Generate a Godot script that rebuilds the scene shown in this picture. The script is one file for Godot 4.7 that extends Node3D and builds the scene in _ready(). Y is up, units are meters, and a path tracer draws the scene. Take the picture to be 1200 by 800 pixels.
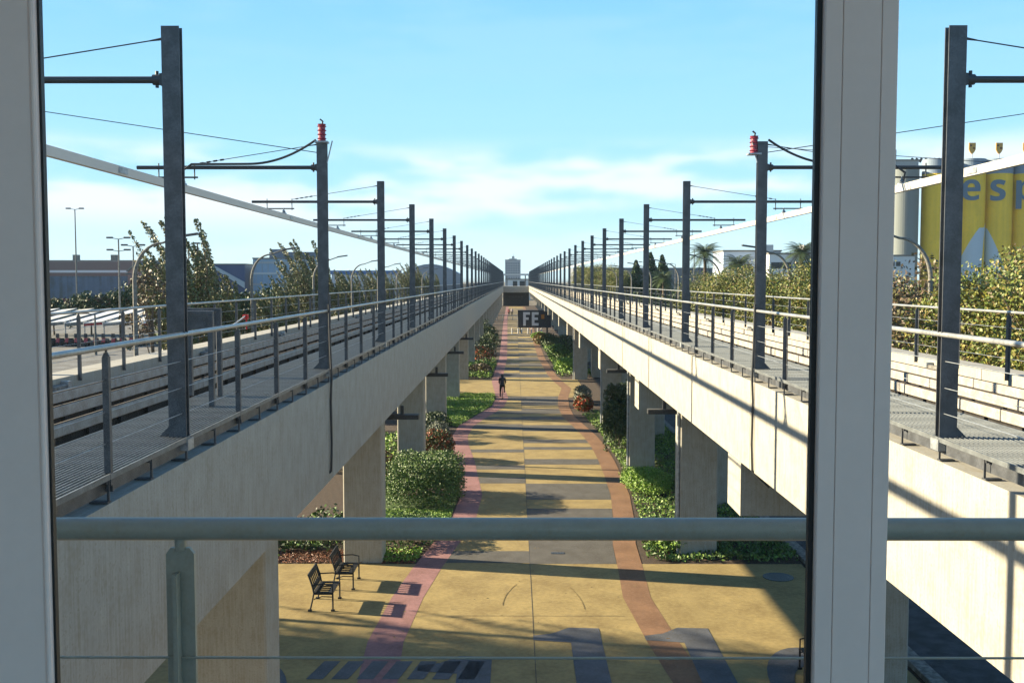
extends Node3D
# Promenade between two metro viaducts, seen through a station window.
# y = 0 is the promenade; EYE is the camera height; z grows away from the camera in V().
const EYE := 8.2
const SUN := Vector3(1.0, -0.39, 0.21)
const FAR_END := 318.0
const MAST0 := 10.75
const STEP := 8.28
var used := {}
var M := {}
var rng := RandomNumberGenerator.new()

func V(x: float, y: float, z: float) -> Vector3:
	return Vector3(x, EYE + y, -z)

# ------------------------------------------------------------------ mesh helper
class MB:
	var v := PackedVector3Array()
	var n := PackedVector3Array()
	var c := PackedColorArray()
	var ix := PackedInt32Array()
	var col := Color(1, 1, 1)
	var tinted := false
	func quad(a: Vector3, b: Vector3, d: Vector3, e: Vector3) -> void:
		var nn := (b - a).cross(d - a)
		if nn.length_squared() < 1e-16:
			nn = (d - a).cross(e - a)
		nn = nn.normalized()
		var k := v.size()
		v.append(a); v.append(b); v.append(d); v.append(e)
		n.append(nn); n.append(nn); n.append(nn); n.append(nn)
		if tinted:
			c.append(col); c.append(col); c.append(col); c.append(col)
		ix.append(k); ix.append(k + 2); ix.append(k + 1)
		ix.append(k); ix.append(k + 3); ix.append(k + 2)
	func tri(a: Vector3, b: Vector3, d: Vector3) -> void:
		var nn := (b - a).cross(d - a).normalized()
		var k := v.size()
		v.append(a); v.append(b); v.append(d)
		n.append(nn); n.append(nn); n.append(nn)
		if tinted:
			c.append(col); c.append(col); c.append(col)
		ix.append(k); ix.append(k + 2); ix.append(k + 1)
	func box(o: Vector3, s: Vector3, b := Basis()) -> void:
		var h := s * 0.5
		var p: Array[Vector3] = []
		for i in 8:
			p.append(o + b * Vector3(h.x if i & 1 else -h.x, h.y if i & 2 else -h.y, h.z if i & 4 else -h.z))
		quad(p[0], p[2], p[3], p[1])
		quad(p[4], p[5], p[7], p[6])
		quad(p[0], p[4], p[6], p[2])
		quad(p[1], p[3], p[7], p[5])
		quad(p[2], p[6], p[7], p[3])
		quad(p[0], p[1], p[5], p[4])
	# box with chamfered vertical/long edges: two nested boxes read as one bevelled block
	func bevel(o: Vector3, s: Vector3, r: float, b := Basis()) -> void:
		var h := s * 0.5
		var g := Vector3(h.x - r, h.y - r, h.z - r)
		var f := func(x, y, z): return o + b * Vector3(x, y, z)
		for q in [-1.0, 1.0]:
			var a1 = [f.call(q * h.x, -g.y, -g.z * q), f.call(q * h.x, g.y, -g.z * q), f.call(q * h.x, g.y, g.z * q), f.call(q * h.x, -g.y, g.z * q)]
			quad(a1[0], a1[1], a1[2], a1[3])
			quad(f.call(-g.x * q, q * h.y, -g.z), f.call(-g.x * q, q * h.y, g.z), f.call(g.x * q, q * h.y, g.z), f.call(g.x * q, q * h.y, -g.z))
			quad(f.call(-g.x * q, -g.y, q * h.z), f.call(g.x * q, -g.y, q * h.z), f.call(g.x * q, g.y, q * h.z), f.call(-g.x * q, g.y, q * h.z))
			for w in [-1.0, 1.0]:
				edge(f.call(q * h.x, w * g.y, -g.z), f.call(q * h.x, w * g.y, g.z), f.call(q * g.x, w * h.y, g.z), f.call(q * g.x, w * h.y, -g.z), o)
				edge(f.call(q * h.x, -g.y, w * g.z), f.call(q * h.x, g.y, w * g.z), f.call(q * g.x, g.y, w * h.z), f.call(q * g.x, -g.y, w * h.z), o)
				edge(f.call(-g.x, q * h.y, w * g.z), f.call(g.x, q * h.y, w * g.z), f.call(g.x, q * g.y, w * h.z), f.call(-g.x, q * g.y, w * h.z), o)
				for e in [-1.0, 1.0]:
					var t1: Vector3 = f.call(q * h.x, w * g.y, e * g.z)
					var t2: Vector3 = f.call(q * g.x, w * h.y, e * g.z)
					var t3: Vector3 = f.call(q * g.x, w * g.y, e * h.z)
					if (t2 - t1).cross(t3 - t1).dot(t1 - o) > 0:
						tri(t1, t2, t3)
					else:
						tri(t1, t3, t2)
	func edge(a: Vector3, b: Vector3, d: Vector3, e: Vector3, o: Vector3) -> void:
		if (b - a).cross(d - a).dot(a - o) > 0:
			quad(a, b, d, e)
		else:
			quad(a, e, d, b)
	func tube(pts: Array, r0: float, r1 := -1.0, seg := 8, caps := true) -> void:
		if r1 < 0:
			r1 = r0
		var m := pts.size()
		var base := v.size()
		var side := Vector3.UP
		for i in m:
			var p: Vector3 = pts[i]
			var t: Vector3 = (pts[mini(i + 1, m - 1)] - pts[maxi(i - 1, 0)]).normalized()
			if i == 0:
				side = t.cross(Vector3.UP if absf(t.y) < 0.9 else Vector3.RIGHT).normalized()
			else:
				side = (side - t * side.dot(t)).normalized()
			var up := t.cross(side)
			var r := lerpf(r0, r1, float(i) / maxf(1.0, m - 1))
			for k in seg:
				var a := TAU * k / seg
				var nn := side * cos(a) + up * sin(a)
				v.append(p + nn * r); n.append(nn)
				if tinted:
					c.append(col)
		for i in m - 1:
			for k in seg:
				var a := base + i * seg + k
				var b := base + i * seg + (k + 1) % seg
				ix.append(a); ix.append(b + seg); ix.append(b)
				ix.append(a); ix.append(a + seg); ix.append(b + seg)
		if caps:
			for q in [0, m - 1]:
				var t: Vector3 = (pts[1] - pts[0]).normalized() * -1.0 if q == 0 else (pts[m - 1] - pts[m - 2]).normalized()
				var k0 := v.size()
				for k in seg:
					v.append(v[base + q * seg + k]); n.append(t)
					if tinted:
						c.append(col)
				for k in range(1, seg - 1):
					if q == 0:
						ix.append(k0); ix.append(k0 + k); ix.append(k0 + k + 1)
					else:
						ix.append(k0); ix.append(k0 + k + 1); ix.append(k0 + k)
	# profile: points (radius, height) turned about the vertical through o
	func lathe(o: Vector3, prof: Array, seg := 12) -> void:
		for i in prof.size() - 1:
			var p: Vector2 = prof[i]
			var q: Vector2 = prof[i + 1]
			for k in seg:
				var a := TAU * k / seg
				var b := TAU * (k + 1) / seg
				quad(o + Vector3(cos(a) * p.x, p.y, -sin(a) * p.x), o + Vector3(cos(b) * p.x, p.y, -sin(b) * p.x), o + Vector3(cos(b) * q.x, q.y, -sin(b) * q.x), o + Vector3(cos(a) * q.x, q.y, -sin(a) * q.x))
	# polygon extruded: place(point2, t) gives the 3D point for t = 0 and 1
	func prism(poly: PackedVector2Array, place: Callable) -> void:
		var f := Geometry2D.triangulate_polygon(poly)
		var mid := Vector3.ZERO
		for p in poly:
			mid += (place.call(p, 0.0) + place.call(p, 1.0)) * 0.5
		mid /= poly.size()
		var axis: Vector3 = (place.call(poly[0], 1.0) - place.call(poly[0], 0.0)).normalized()
		for i in range(0, f.size(), 3):
			for t in [0.0, 1.0]:
				var a: Vector3 = place.call(poly[f[i]], t)
				var b: Vector3 = place.call(poly[f[i + 1]], t)
				var d: Vector3 = place.call(poly[f[i + 2]], t)
				var want := axis if t > 0.5 else -axis
				if (b - a).cross(d - a).dot(want) > 0:
					tri(a, b, d)
				else:
					tri(a, d, b)
		var cw := Geometry2D.is_polygon_clockwise(poly)
		var e1: Vector3 = place.call(Vector2(1, 0), 0.0) - place.call(Vector2(0, 0), 0.0)
		var e2: Vector3 = place.call(Vector2(0, 1), 0.0) - place.call(Vector2(0, 0), 0.0)
		var flip: bool = e1.cross(e2).dot(axis) < 0
		for i in poly.size():
			var p := poly[i]
			var q := poly[(i + 1) % poly.size()]
			var a: Vector3 = place.call(p, 0.0)
			var b: Vector3 = place.call(q, 0.0)
			var d: Vector3 = place.call(q, 1.0)
			var e: Vector3 = place.call(p, 1.0)
			if cw != flip:
				quad(a, e, d, b)
			else:
				quad(a, b, d, e)
	# flat sheet facing up at height y (absolute)
	func sheet(poly: PackedVector2Array, y: float) -> void:
		var f := Geometry2D.triangulate_polygon(poly)
		for i in range(0, f.size(), 3):
			var a := Vector3(poly[f[i]].x, y, -poly[f[i]].y)
			var b := Vector3(poly[f[i + 1]].x, y, -poly[f[i + 1]].y)
			var d := Vector3(poly[f[i + 2]].x, y, -poly[f[i + 2]].y)
			if (b - a).cross(d - a).y > 0:
				tri(a, b, d)
			else:
				tri(a, d, b)
	func leaf(p: Vector3, u: Vector3, w: Vector3) -> void:
		quad(p - u, p + w * 0.9 - u * 0.1, p + u, p - w * 0.9 - u * 0.1)
	func done(m: Material) -> ArrayMesh:
		var a := []
		a.resize(Mesh.ARRAY_MAX)
		a[Mesh.ARRAY_VERTEX] = v
		a[Mesh.ARRAY_NORMAL] = n
		if tinted:
			a[Mesh.ARRAY_COLOR] = c
		a[Mesh.ARRAY_INDEX] = ix
		var am := ArrayMesh.new()
		am.add_surface_from_arrays(Mesh.PRIMITIVE_TRIANGLES, a)
		am.surface_set_material(0, m)
		return am

# ------------------------------------------------------------------ scene helpers
func numbered(called: String) -> String:
	var k: int = used.get(called, 0)
	used[called] = k + 1
	return called if k == 0 else "%s_%03d" % [called, k]

func tag(o: Node, label: String, category: String, group := "", kind := "") -> Node:
	o.set_meta("label", label)
	o.set_meta("category", category)
	if group != "":
		o.set_meta("group", group)
	if kind != "":
		o.set_meta("kind", kind)
	return o

func thing(called: String, at: Vector3, label: String, category: String, group := "", turn := 0.0) -> Node3D:
	var o := Node3D.new()
	o.name = numbered(called)
	add_child(o)
	o.position = at
	o.rotation.y = turn
	tag(o, label, category, group)
	return o

func put(mesh: Mesh, called: String, parent: Node = null, at := Vector3.ZERO) -> MeshInstance3D:
	var o := MeshInstance3D.new()
	o.mesh = mesh
	o.name = called if parent != null else numbered(called)
	if parent == null:
		add_child(o)
	else:
		parent.add_child(o, true)
	o.position = at
	return o

func struct_node(o: Node) -> Node:
	o.set_meta("kind", "structure")
	return o

func copy(o: Node3D, called: String, at: Vector3, turn := 0.0, scl := 1.0) -> Node3D:
	var r: Node3D = o.duplicate()
	r.name = numbered(called)
	add_child(r)
	r.position = at
	r.rotation.y = turn
	r.scale = Vector3.ONE * scl
	return r

func srgb(r: float, g: float, b: float) -> Color:
	return Color(r, g, b).linear_to_srgb()

func mat(r: float, g: float, b: float, rough := 0.8, metal := 0.0) -> StandardMaterial3D:
	var m := StandardMaterial3D.new()
	m.albedo_color = srgb(r, g, b)
	m.roughness = rough
	m.metallic = metal
	return m

# image from layered noise; streak > 0 stretches a layer vertically, giving run-off stains
func noise_tex(seed_: int, size: int, fine: float, coarse: float, streak: float, low: float, high: float, tint := Color(1, 0.93, 0.82)) -> ImageTexture:
	var a := FastNoiseLite.new(); a.seed = seed_; a.frequency = 0.09; a.fractal_octaves = 4
	var b := FastNoiseLite.new(); b.seed = seed_ + 1; b.frequency = 0.012; b.fractal_octaves = 5
	var s := FastNoiseLite.new(); s.seed = seed_ + 2; s.frequency = 0.13; s.fractal_octaves = 5
	var ia := a.get_seamless_image(size, size)
	var ib := b.get_seamless_image(size, size)
	var istr := s.get_seamless_image(size, size)
	var img := Image.create(size, size, true, Image.FORMAT_RGB8)
	for y in size:
		for x in size:
			var f := ia.get_pixel(x, y).r - 0.5
			var g := ib.get_pixel(x, y).r - 0.5
			var t := 0.0
			if streak > 0.0:
				t = istr.get_pixel(x, (y / 22) % size).r - 0.5
			var k := clampf(0.5 + f * fine + g * coarse + t * streak, 0.0, 1.0)
			if streak > 0.0 and f > 0.2 and g > -0.05:
				k = maxf(0.0, k - 0.4)
			var w := lerpf(low, high, k)
			var q := clampf((0.5 - k) * 2.2, 0.0, 1.0)
			img.set_pixel(x, y, Color(w * lerpf(1.0, tint.r, q), w * lerpf(1.0, tint.g, q), w * lerpf(1.0, tint.b, q)))
	img.generate_mipmaps()
	return ImageTexture.create_from_image(img)

func textured(m: StandardMaterial3D, tex: Texture2D, scl: float) -> StandardMaterial3D:
	m.albedo_texture = tex
	m.uv1_triplanar = true
	m.uv1_world_triplanar = true
	m.uv1_scale = Vector3(scl, scl, scl)
	return m

func foliage_mat(rough := 0.55) -> StandardMaterial3D:
	var m := mat(1, 1, 1, rough)
	m.vertex_color_use_as_albedo = true
	m.backlight = Color(0.5, 0.6, 0.14)
	m.cull_mode = BaseMaterial3D.CULL_DISABLED
	return m

func _ready() -> void:
	rng.seed = 20
	setup_view()
	setup_materials()
	build_ground()
	build_station()
	for s in [-1, 1]:
		build_viaduct(s)
	build_far_end()
	build_buildings()
	build_masts()
	build_lamps()
	build_trees()
	build_planting()
	build_promenade_things()
	build_depot()

func setup_view() -> void:
	var cam := Camera3D.new()
	cam.name = "camera"
	add_child(cam)
	cam.position = Vector3(0, EYE, 0)
	cam.rotation = Vector3(-atan(72.0 / 1200.0), atan(3.0 / 1200.0), 0)
	cam.fov = rad_to_deg(2.0 * atan(400.0 / 1200.0))
	cam.near = 0.05
	cam.far = 6000.0
	cam.current = true
	var env := Environment.new()
	env.background_mode = Environment.BG_SKY
	env.tonemap_mode = Environment.TONE_MAPPER_LINEAR
	env.tonemap_exposure = 3.4
	env.background_energy_multiplier = 0.36
	env.sdfgi_enabled = true
	env.ssao_enabled = true
	env.ssil_enabled = true
	env.fog_enabled = true
	env.fog_density = 0.00006
	env.fog_light_color = Color(0.80, 0.90, 0.98)
	var sky := Sky.new()
	var sm := PanoramaSkyMaterial.new()
	sm.panorama = sky_image()
	sky.sky_material = sm
	env.sky = sky
	var we := WorldEnvironment.new()
	we.name = "environment"
	we.environment = env
	add_child(we)
	var sun := DirectionalLight3D.new()
	sun.name = "sun"
	add_child(sun)
	sun.look_at_from_position(Vector3.ZERO, SUN, Vector3.UP)
	sun.light_energy = 1.6
	sun.light_color = Color(1.0, 0.93, 0.79)
	sun.light_angular_distance = 0.5
	sun.shadow_enabled = true

func sky_image() -> ImageTexture:
	var w := 1600
	var h := 800
	var a := FastNoiseLite.new(); a.seed = 11; a.frequency = 0.9; a.fractal_octaves = 5
	var b := FastNoiseLite.new(); b.seed = 5; b.frequency = 2.2; b.fractal_octaves = 4
	var img := Image.create(w, h, false, Image.FORMAT_RGB8)
	var hor := Color(0.83, 0.945, 0.965)
	var low := Color(0.66, 0.875, 0.985)
	var mid := Color(0.50, 0.77, 0.98)
	var top := Color(0.30, 0.47, 0.70)
	for y in h:
		var el := PI * (0.5 - (y + 0.5) / h)
		for x in w:
			if el < -0.02:
				img.set_pixel(x, y, Color(0.62, 0.66, 0.66))
				continue
			var e := maxf(el, 0.0)
			var c := hor.lerp(low, smoothstep(0.0, 0.11, e)).lerp(mid, smoothstep(0.09, 0.34, e)).lerp(top, smoothstep(0.28, 1.0, e))
			if e < 0.7:
				var az := TAU * x / w
				var p := Vector3(cos(az) * 2.4, e * 16.0, sin(az) * 2.4)
				var q := a.get_noise_3d(p.x, p.y, p.z) + 0.45 * b.get_noise_3d(p.x * 2.0, p.y * 1.6, p.z * 2.0)
				var band := (0.25 + 0.75 * smoothstep(0.04, 0.07, e)) * smoothstep(0.0, 0.03, e) * (1.0 - smoothstep(0.11, 0.14, e)) + 0.12 * smoothstep(0.15, 0.25, e) * (1.0 - smoothstep(0.45, 0.7, e))
				var k := smoothstep(-0.42, 0.14, q) * band
				c = c.lerp(Color(0.955, 0.97, 0.985), clampf(k, 0.0, 1.0) * 0.8)
			img.set_pixel(x, y, c)
	return ImageTexture.create_from_image(img)

func setup_materials() -> void:
	var t_conc := noise_tex(3, 512, 0.4, 0.5, 0.6, 0.82, 1.0, Color(1, 0.97, 0.91))
	var t_plain := noise_tex(17, 512, 0.7, 1.5, 0.0, 0.7, 1.0, Color(1, 0.97, 0.92))
	var t_pave := noise_tex(29, 512, 0.7, 1.0, 0.0, 0.80, 1.0, Color(1, 0.98, 0.95))
	var t_metal := noise_tex(41, 256, 0.8, 1.2, 0.0, 0.75, 1.0, Color(1, 1, 1))
	M.concrete = textured(mat(0.385, 0.37, 0.32, 0.9), t_conc, 0.28)
	M.pier = textured(mat(0.385, 0.37, 0.32, 0.92), t_conc, 0.35)
	M.plinth = textured(mat(0.410, 0.384, 0.344, 0.85), t_pave, 0.5)
	M.bed_dark = textured(mat(0.035, 0.03, 0.026, 0.95), t_plain, 0.8)
	M.cap_dirt_shade = textured(mat(0.06, 0.045, 0.032, 0.95), t_plain, 0.8)  # brown dust on plate tops, darkened further to read as the shadowed gap
	M.steel = textured(mat(0.088, 0.094, 0.104, 0.5, 0.1), t_metal, 1.3)
	M.galv = textured(mat(0.42, 0.45, 0.47, 0.4, 0.35), t_metal, 1.6)
	M.grate = textured(mat(0.17, 0.185, 0.19, 0.5, 0.1), t_metal, 1.6)
	M.rail_tube = textured(mat(0.40, 0.41, 0.40, 0.36, 0.3), t_metal, 0.6)
	M.rail_head = mat(0.35, 0.27, 0.2, 0.5, 0.6)
	M.dark = mat(0.025, 0.027, 0.03, 0.5)
	M.black = mat(0.012, 0.012, 0.013, 0.6)
	M.red_part = mat(0.24, 0.022, 0.045, 0.5)
	M.yellow = textured(mat(0.325, 0.242, 0.09, 0.85), t_pave, 0.12)
	M.pink = textured(mat(0.30, 0.15, 0.145, 0.85), t_pave, 0.15)
	M.brown = textured(mat(0.235, 0.125, 0.062, 0.85), t_pave, 0.15)
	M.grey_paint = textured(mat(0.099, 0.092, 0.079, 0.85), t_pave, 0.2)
	M.tyre = textured(mat(0.285, 0.205, 0.072, 0.85), t_plain, 0.9)
	M.blue_paint = textured(mat(0.10, 0.105, 0.118, 0.8), t_pave, 0.2)
	M.asphalt = textured(mat(0.06, 0.06, 0.065, 0.9), t_plain, 0.3)
	M.lot = textured(mat(0.16, 0.16, 0.15, 0.9), t_plain, 0.06)
	M.earth = textured(mat(0.17, 0.14, 0.09, 0.95), t_plain, 0.05)
	M.soil = textured(mat(0.07, 0.045, 0.028, 0.95), t_plain, 0.9)
	M.lawn = textured(mat(0.06, 0.115, 0.022, 0.95), t_plain, 0.7)
	M.kerb = textured(mat(0.238, 0.231, 0.211, 0.9), t_plain, 0.8)
	M.white = mat(0.476, 0.476, 0.463, 0.6)
	M.leaf = foliage_mat()
	M.bark = textured(mat(0.16, 0.12, 0.085, 0.95), t_plain, 2.0)
	M.frame = textured(mat(0.84, 0.69, 0.61, 0.45), noise_tex(7, 256, 0.5, 0.9, 0.0, 0.975, 1.0, Color(1, 1, 1)), 1.5)
	M.gasket = mat(0.012, 0.012, 0.012, 0.5)
	M.front_rail = textured(mat(0.31, 0.31, 0.245, 0.42, 0.0), noise_tex(53, 256, 0.6, 0.6, 0.0, 0.92, 1.0, Color(1, 0.98, 0.95)), 3.0)
	M.plaster = mat(0.7, 0.7, 0.68, 0.8)
	var g := StandardMaterial3D.new()
	g.transparency = BaseMaterial3D.TRANSPARENCY_ALPHA
	g.albedo_color = Color(0.85, 0.95, 0.92, 0.003)
	g.roughness = 0.0
	g.metallic_specular = 0.16
	M.glass = g
	M.skin = mat(0.45, 0.27, 0.19, 0.6)

# ------------------------------------------------------------------ ground
const PINK_L := [[-3.0, 16.0], [-3.1, 19.0], [-3.25, 21.0], [-3.34, 22.8], [-3.18, 26.05], [-2.9, 28.8], [-2.55, 31.5], [-2.17, 34.3], [-2.05, 38.7], [-2.38, 42.8], [-2.63, 46.1], [-3.1, 50.5], [-3.28, 53.5], [-3.15, 57.2], [-2.41, 61.2], [-1.5, 66.0], [-1.25, 71.1], [-1.6, 77.3], [-1.85, 82.5], [-1.8, 88.0], [-1.6, 107.0], [-1.8, 140.0], [-2.2, 200.0], [-2.6, 316.0]]
const BROWN_R := [[4.3, 16.0], [4.1, 19.0], [3.9, 21.0], [3.74, 22.8], [3.53, 26.05], [3.67, 28.8], [3.78, 31.5], [4.08, 34.3], [4.4, 38.7], [4.5, 42.8], [4.55, 46.1], [4.5, 50.5], [4.33, 53.5], [4.0, 57.2], [3.6, 61.2], [3.55, 66.0], [3.75, 71.1], [4.3, 77.3], [3.9, 82.5], [3.6, 88.0], [3.2, 107.0], [3.2, 140.0], [3.2, 200.0], [3.2, 316.0]]

func strip(a: Array, wa: float, wb: float, y: float) -> MB:
	var b := MB.new()
	for i in a.size() - 1:
		var p = a[i]; var q = a[i + 1]
		b.quad(Vector3(p[0] + wa, y, -p[1]), Vector3(p[0] + wb, y, -p[1]), Vector3(q[0] + wb, y, -q[1]), Vector3(q[0] + wa, y, -q[1]))
	return b

func edge_at(a: Array, z: float) -> float:
	for i in a.size() - 1:
		if z <= a[i + 1][1]:
			return lerpf(a[i][0], a[i + 1][0], clampf((z - a[i][1]) / (a[i + 1][1] - a[i][1]), 0, 1))
	return a[-1][0]

func build_ground() -> void:
	var b := MB.new()
	b.sheet(PackedVector2Array([Vector2(-3000, -600), Vector2(3000, -600), Vector2(3000, 4000), Vector2(-3000, 4000)]), -0.03)
	struct_node(put(b.done(M.earth), "ground"))
	# verge under and beside the viaducts
	b = MB.new()
	b.sheet(PackedVector2Array([Vector2(-9.6, 4), Vector2(8.4, 4), Vector2(8.4, 330), Vector2(-9.6, 330)]), -0.008)
	struct_node(put(b.done(M.soil), "planting_ground"))
	b = MB.new()
	b.sheet(PackedVector2Array([Vector2(8.75, -30), Vector2(15.5, -30), Vector2(15.5, 420), Vector2(8.75, 420)]), -0.012)
	struct_node(put(b.done(M.asphalt), "road"))
	b = MB.new()
	b.sheet(PackedVector2Array([Vector2(-17.0, -30), Vector2(-9.95, -30), Vector2(-9.95, 420), Vector2(-17.0, 420)]), -0.012)
	struct_node(put(b.done(M.asphalt), "service_road"))
	b = MB.new()
	b.sheet(PackedVector2Array([Vector2(-150, 40), Vector2(-24.0, 40), Vector2(-24.0, 420), Vector2(-150, 420)]), -0.012)
	struct_node(put(b.done(M.lot), "parking_ground"))
	for s in [[8.4, 8.75], [-9.95, -9.6], [-17.35, -17.0], [15.5, 15.85]]:
		var k := Node3D.new()
		k.name = numbered("kerb")
		add_child(k)
		struct_node(k)
		var st := MB.new()
		st.bevel(Vector3((s[0] + s[1]) * 0.5, 0.04, 0), Vector3(absf(s[1] - s[0]), 0.14, 0.99), 0.015)
		var km := st.done(M.kerb)
		for i in 60:
			put(km, "kerb_stone", k, Vector3(0, 0, -(18.0 + i)))
		b = MB.new()
		b.box(Vector3((s[0] + s[1]) * 0.5, 0.04, -204), Vector3(absf(s[1] - s[0]), 0.14, 252))
		put(b.done(M.kerb), "kerb_run", k)
	# promenade: yellow paving with plazas
	var poly := PackedVector2Array()
	for p in [[-9.5, 8.0], [8.3, 8.0], [8.3, 29.2], [3.68, 29.2]]:
		poly.append(Vector2(p[0], p[1]))
	for p in BROWN_R:
		if p[1] > 29.2 and p[1] < 72:
			poly.append(Vector2(p[0], p[1]))
	poly.append(Vector2(5.2, 72.5)); poly.append(Vector2(5.2, 84.0)); poly.append(Vector2(3.9, 84.2))
	for p in BROWN_R:
		if p[1] > 85:
			poly.append(Vector2(p[0], p[1]))
	for i in range(PINK_L.size() - 1, -1, -1):
		var p = PINK_L[i]
		if p[1] > 85:
			poly.append(Vector2(p[0], p[1]))
	poly.append(Vector2(-1.9, 84.5)); poly.append(Vector2(-5.5, 84.0)); poly.append(Vector2(-5.5, 74.0)); poly.append(Vector2(-1.45, 73.6))
	for i in range(PINK_L.size() - 1, -1, -1):
		var p = PINK_L[i]
		if p[1] > 29.2 and p[1] < 72:
			poly.append(Vector2(p[0], p[1]))
	poly.append(Vector2(-2.85, 29.2)); poly.append(Vector2(-9.5, 29.2))
	b = MB.new()
	b.sheet(poly, 0.0)
	var path := Node3D.new()
	path.name = "path"
	add_child(path)
	struct_node(path)
	put(b.done(M.yellow), "yellow_paving", path)
	put(strip(PINK_L, 0.0, 0.82, 0.004).done(M.pink), "pink_band", path)
	put(strip(BROWN_R, -0.72, 0.0, 0.004).done(M.brown), "brown_band", path)
	# grey painted bars: side 0 from the pink band to the middle joint, side 1 from the joint to the brown band
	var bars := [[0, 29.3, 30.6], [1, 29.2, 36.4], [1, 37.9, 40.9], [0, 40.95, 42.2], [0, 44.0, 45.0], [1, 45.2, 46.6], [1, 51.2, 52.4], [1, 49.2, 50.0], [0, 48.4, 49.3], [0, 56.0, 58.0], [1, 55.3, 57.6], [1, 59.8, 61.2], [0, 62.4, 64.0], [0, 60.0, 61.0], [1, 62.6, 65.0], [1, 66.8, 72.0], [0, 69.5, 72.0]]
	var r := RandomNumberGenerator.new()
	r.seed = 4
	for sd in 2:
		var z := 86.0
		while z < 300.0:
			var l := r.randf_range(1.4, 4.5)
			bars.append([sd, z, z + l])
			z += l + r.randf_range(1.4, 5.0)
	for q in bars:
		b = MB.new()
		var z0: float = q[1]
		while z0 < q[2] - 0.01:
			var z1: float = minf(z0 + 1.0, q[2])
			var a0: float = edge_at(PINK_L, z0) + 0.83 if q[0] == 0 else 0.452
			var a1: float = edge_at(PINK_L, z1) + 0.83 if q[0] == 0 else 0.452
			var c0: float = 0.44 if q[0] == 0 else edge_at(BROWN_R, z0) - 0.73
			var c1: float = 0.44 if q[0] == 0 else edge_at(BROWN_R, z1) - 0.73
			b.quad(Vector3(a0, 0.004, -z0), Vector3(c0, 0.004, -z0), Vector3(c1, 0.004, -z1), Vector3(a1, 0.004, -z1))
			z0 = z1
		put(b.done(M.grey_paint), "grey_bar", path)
	# joints in the paving
	b = MB.new()
	b.box(Vector3(0.446, 0.0015, -158), Vector3(0.012, 0.008, 300))
	for z in [24.6, 32.0, 46.0]:
		b.box(Vector3(0.2, 0.0015, -z), Vector3(5.0, 0.006, 0.012))
	put(b.done(M.asphalt), "paving_joint", path)
	# rubber tyre marks curving over the plaza, and fallen leaves
	for q in [[-0.3, 25.4, 27.2, 0.35], [1.75, 25.1, 27.0, -0.3]]:
		var mk := []
		for i in 9:
			var u := i / 8.0
			mk.append([q[0] + q[3] * u * u, lerpf(q[1], q[2], u)])
		put(strip(mk, -0.012, 0.012, 0.008).done(M.tyre), "tyre_mark", path)
	b = MB.new()
	b.tinted = true
	for i in 260:
		b.col = [Color(0.13, 0.08, 0.03), Color(0.2, 0.15, 0.05), Color(0.06, 0.05, 0.03)][i % 3]
		var z := 23.0 + 40.0 * pow(rng.randf(), 1.6)
		var x := rng.randf_range(-3.0, 3.8) if i % 3 else (edge_at(PINK_L, z) + absf(rng.randfn(0.0, 0.3)) if i % 2 else edge_at(BROWN_R, z) - absf(rng.randfn(0.0, 0.3)))
		var a := rng.randf() * TAU
		b.leaf(Vector3(x, 0.014, -z), Vector3(cos(a), 0, sin(a)) * rng.randf_range(0.015, 0.045), Vector3(-sin(a), 0.15, cos(a)) * rng.randf_range(0.01, 0.025))
	var lm0 := mat(1, 1, 1, 0.9)
	lm0.vertex_color_use_as_albedo = true
	tag(put(b.done(lm0), "fallen_leaves"), "small dry leaves scattered over the painted paving", "leaves", "", "stuff")
	# big blue figures painted on the plaza
	for q in [[0.43, 0.0], [3.0, 0.0], [-2.05, -1.85]]:
		b = MB.new()
		var x: float = q[0]; var dz: float = q[1]
		b.sheet(PackedVector2Array([Vector2(x, 22.9 + dz), Vector2(x + 0.85, 22.75 + dz), Vector2(x + 0.82, 17.8 + dz), Vector2(x + 1.55, 17.8 + dz), Vector2(x + 1.56, 23.7 + dz), Vector2(x + 0.85, 23.75 + dz), Vector2(x + 0.45, 23.35 + dz), Vector2(x, 23.2 + dz)]), 0.008)
		put(b.done(M.blue_paint), "painted_figure", path)
	for q in [[6.3, 20.0], [-5.6, 19.2]]:
		b = MB.new()
		for i in 36:
			var a0 := TAU * i / 36.0; var a1 := TAU * (i + 1) / 36.0
			var f := func(a, k): return Vector3(q[0] + cos(a) * 1.1 * k, 0.008, -(q[1] + sin(a) * 2.45 * k))
			b.quad(f.call(a0, 0.55), f.call(a0, 1.0), f.call(a1, 1.0), f.call(a1, 0.55))
		put(b.done(M.blue_paint), "painted_figure", path)
	b = MB.new()
	for i in 7:
		b.sheet(PackedVector2Array([Vector2(-4.3 + i * 0.52, 20.6), Vector2(-3.95 + i * 0.52, 20.6), Vector2(-3.75 + i * 0.52, 21.6), Vector2(-4.1 + i * 0.52, 21.6)]), 0.008)
	b.sheet(PackedVector2Array([Vector2(-4.6, 20.1), Vector2(-0.9, 20.9), Vector2(-0.9, 21.1), Vector2(-2.6, 20.5), Vector2(-4.4, 20.4)]), 0.012)
	put(b.done(M.blue_paint), "painted_dashes", path)
	# lawns and bare mulch
	for q in [["lawn", [[-5.0, 34.2], [-2.25, 34.2], [-2.1, 38.7], [-5.0, 38.7]], M.lawn], ["lawn", [[-5.4, 57.5], [-3.2, 57.3], [-2.45, 61.2], [-1.55, 66], [-1.35, 70.5], [-1.55, 73.4], [-5.4, 73.8]], M.lawn]]:
		b = MB.new()
		var pl := PackedVector2Array()
		for p in q[1]:
			pl.append(Vector2(p[0], p[1]))
		b.sheet(pl, 0.0)
		struct_node(put(b.done(q[2]), q[0]))
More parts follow.
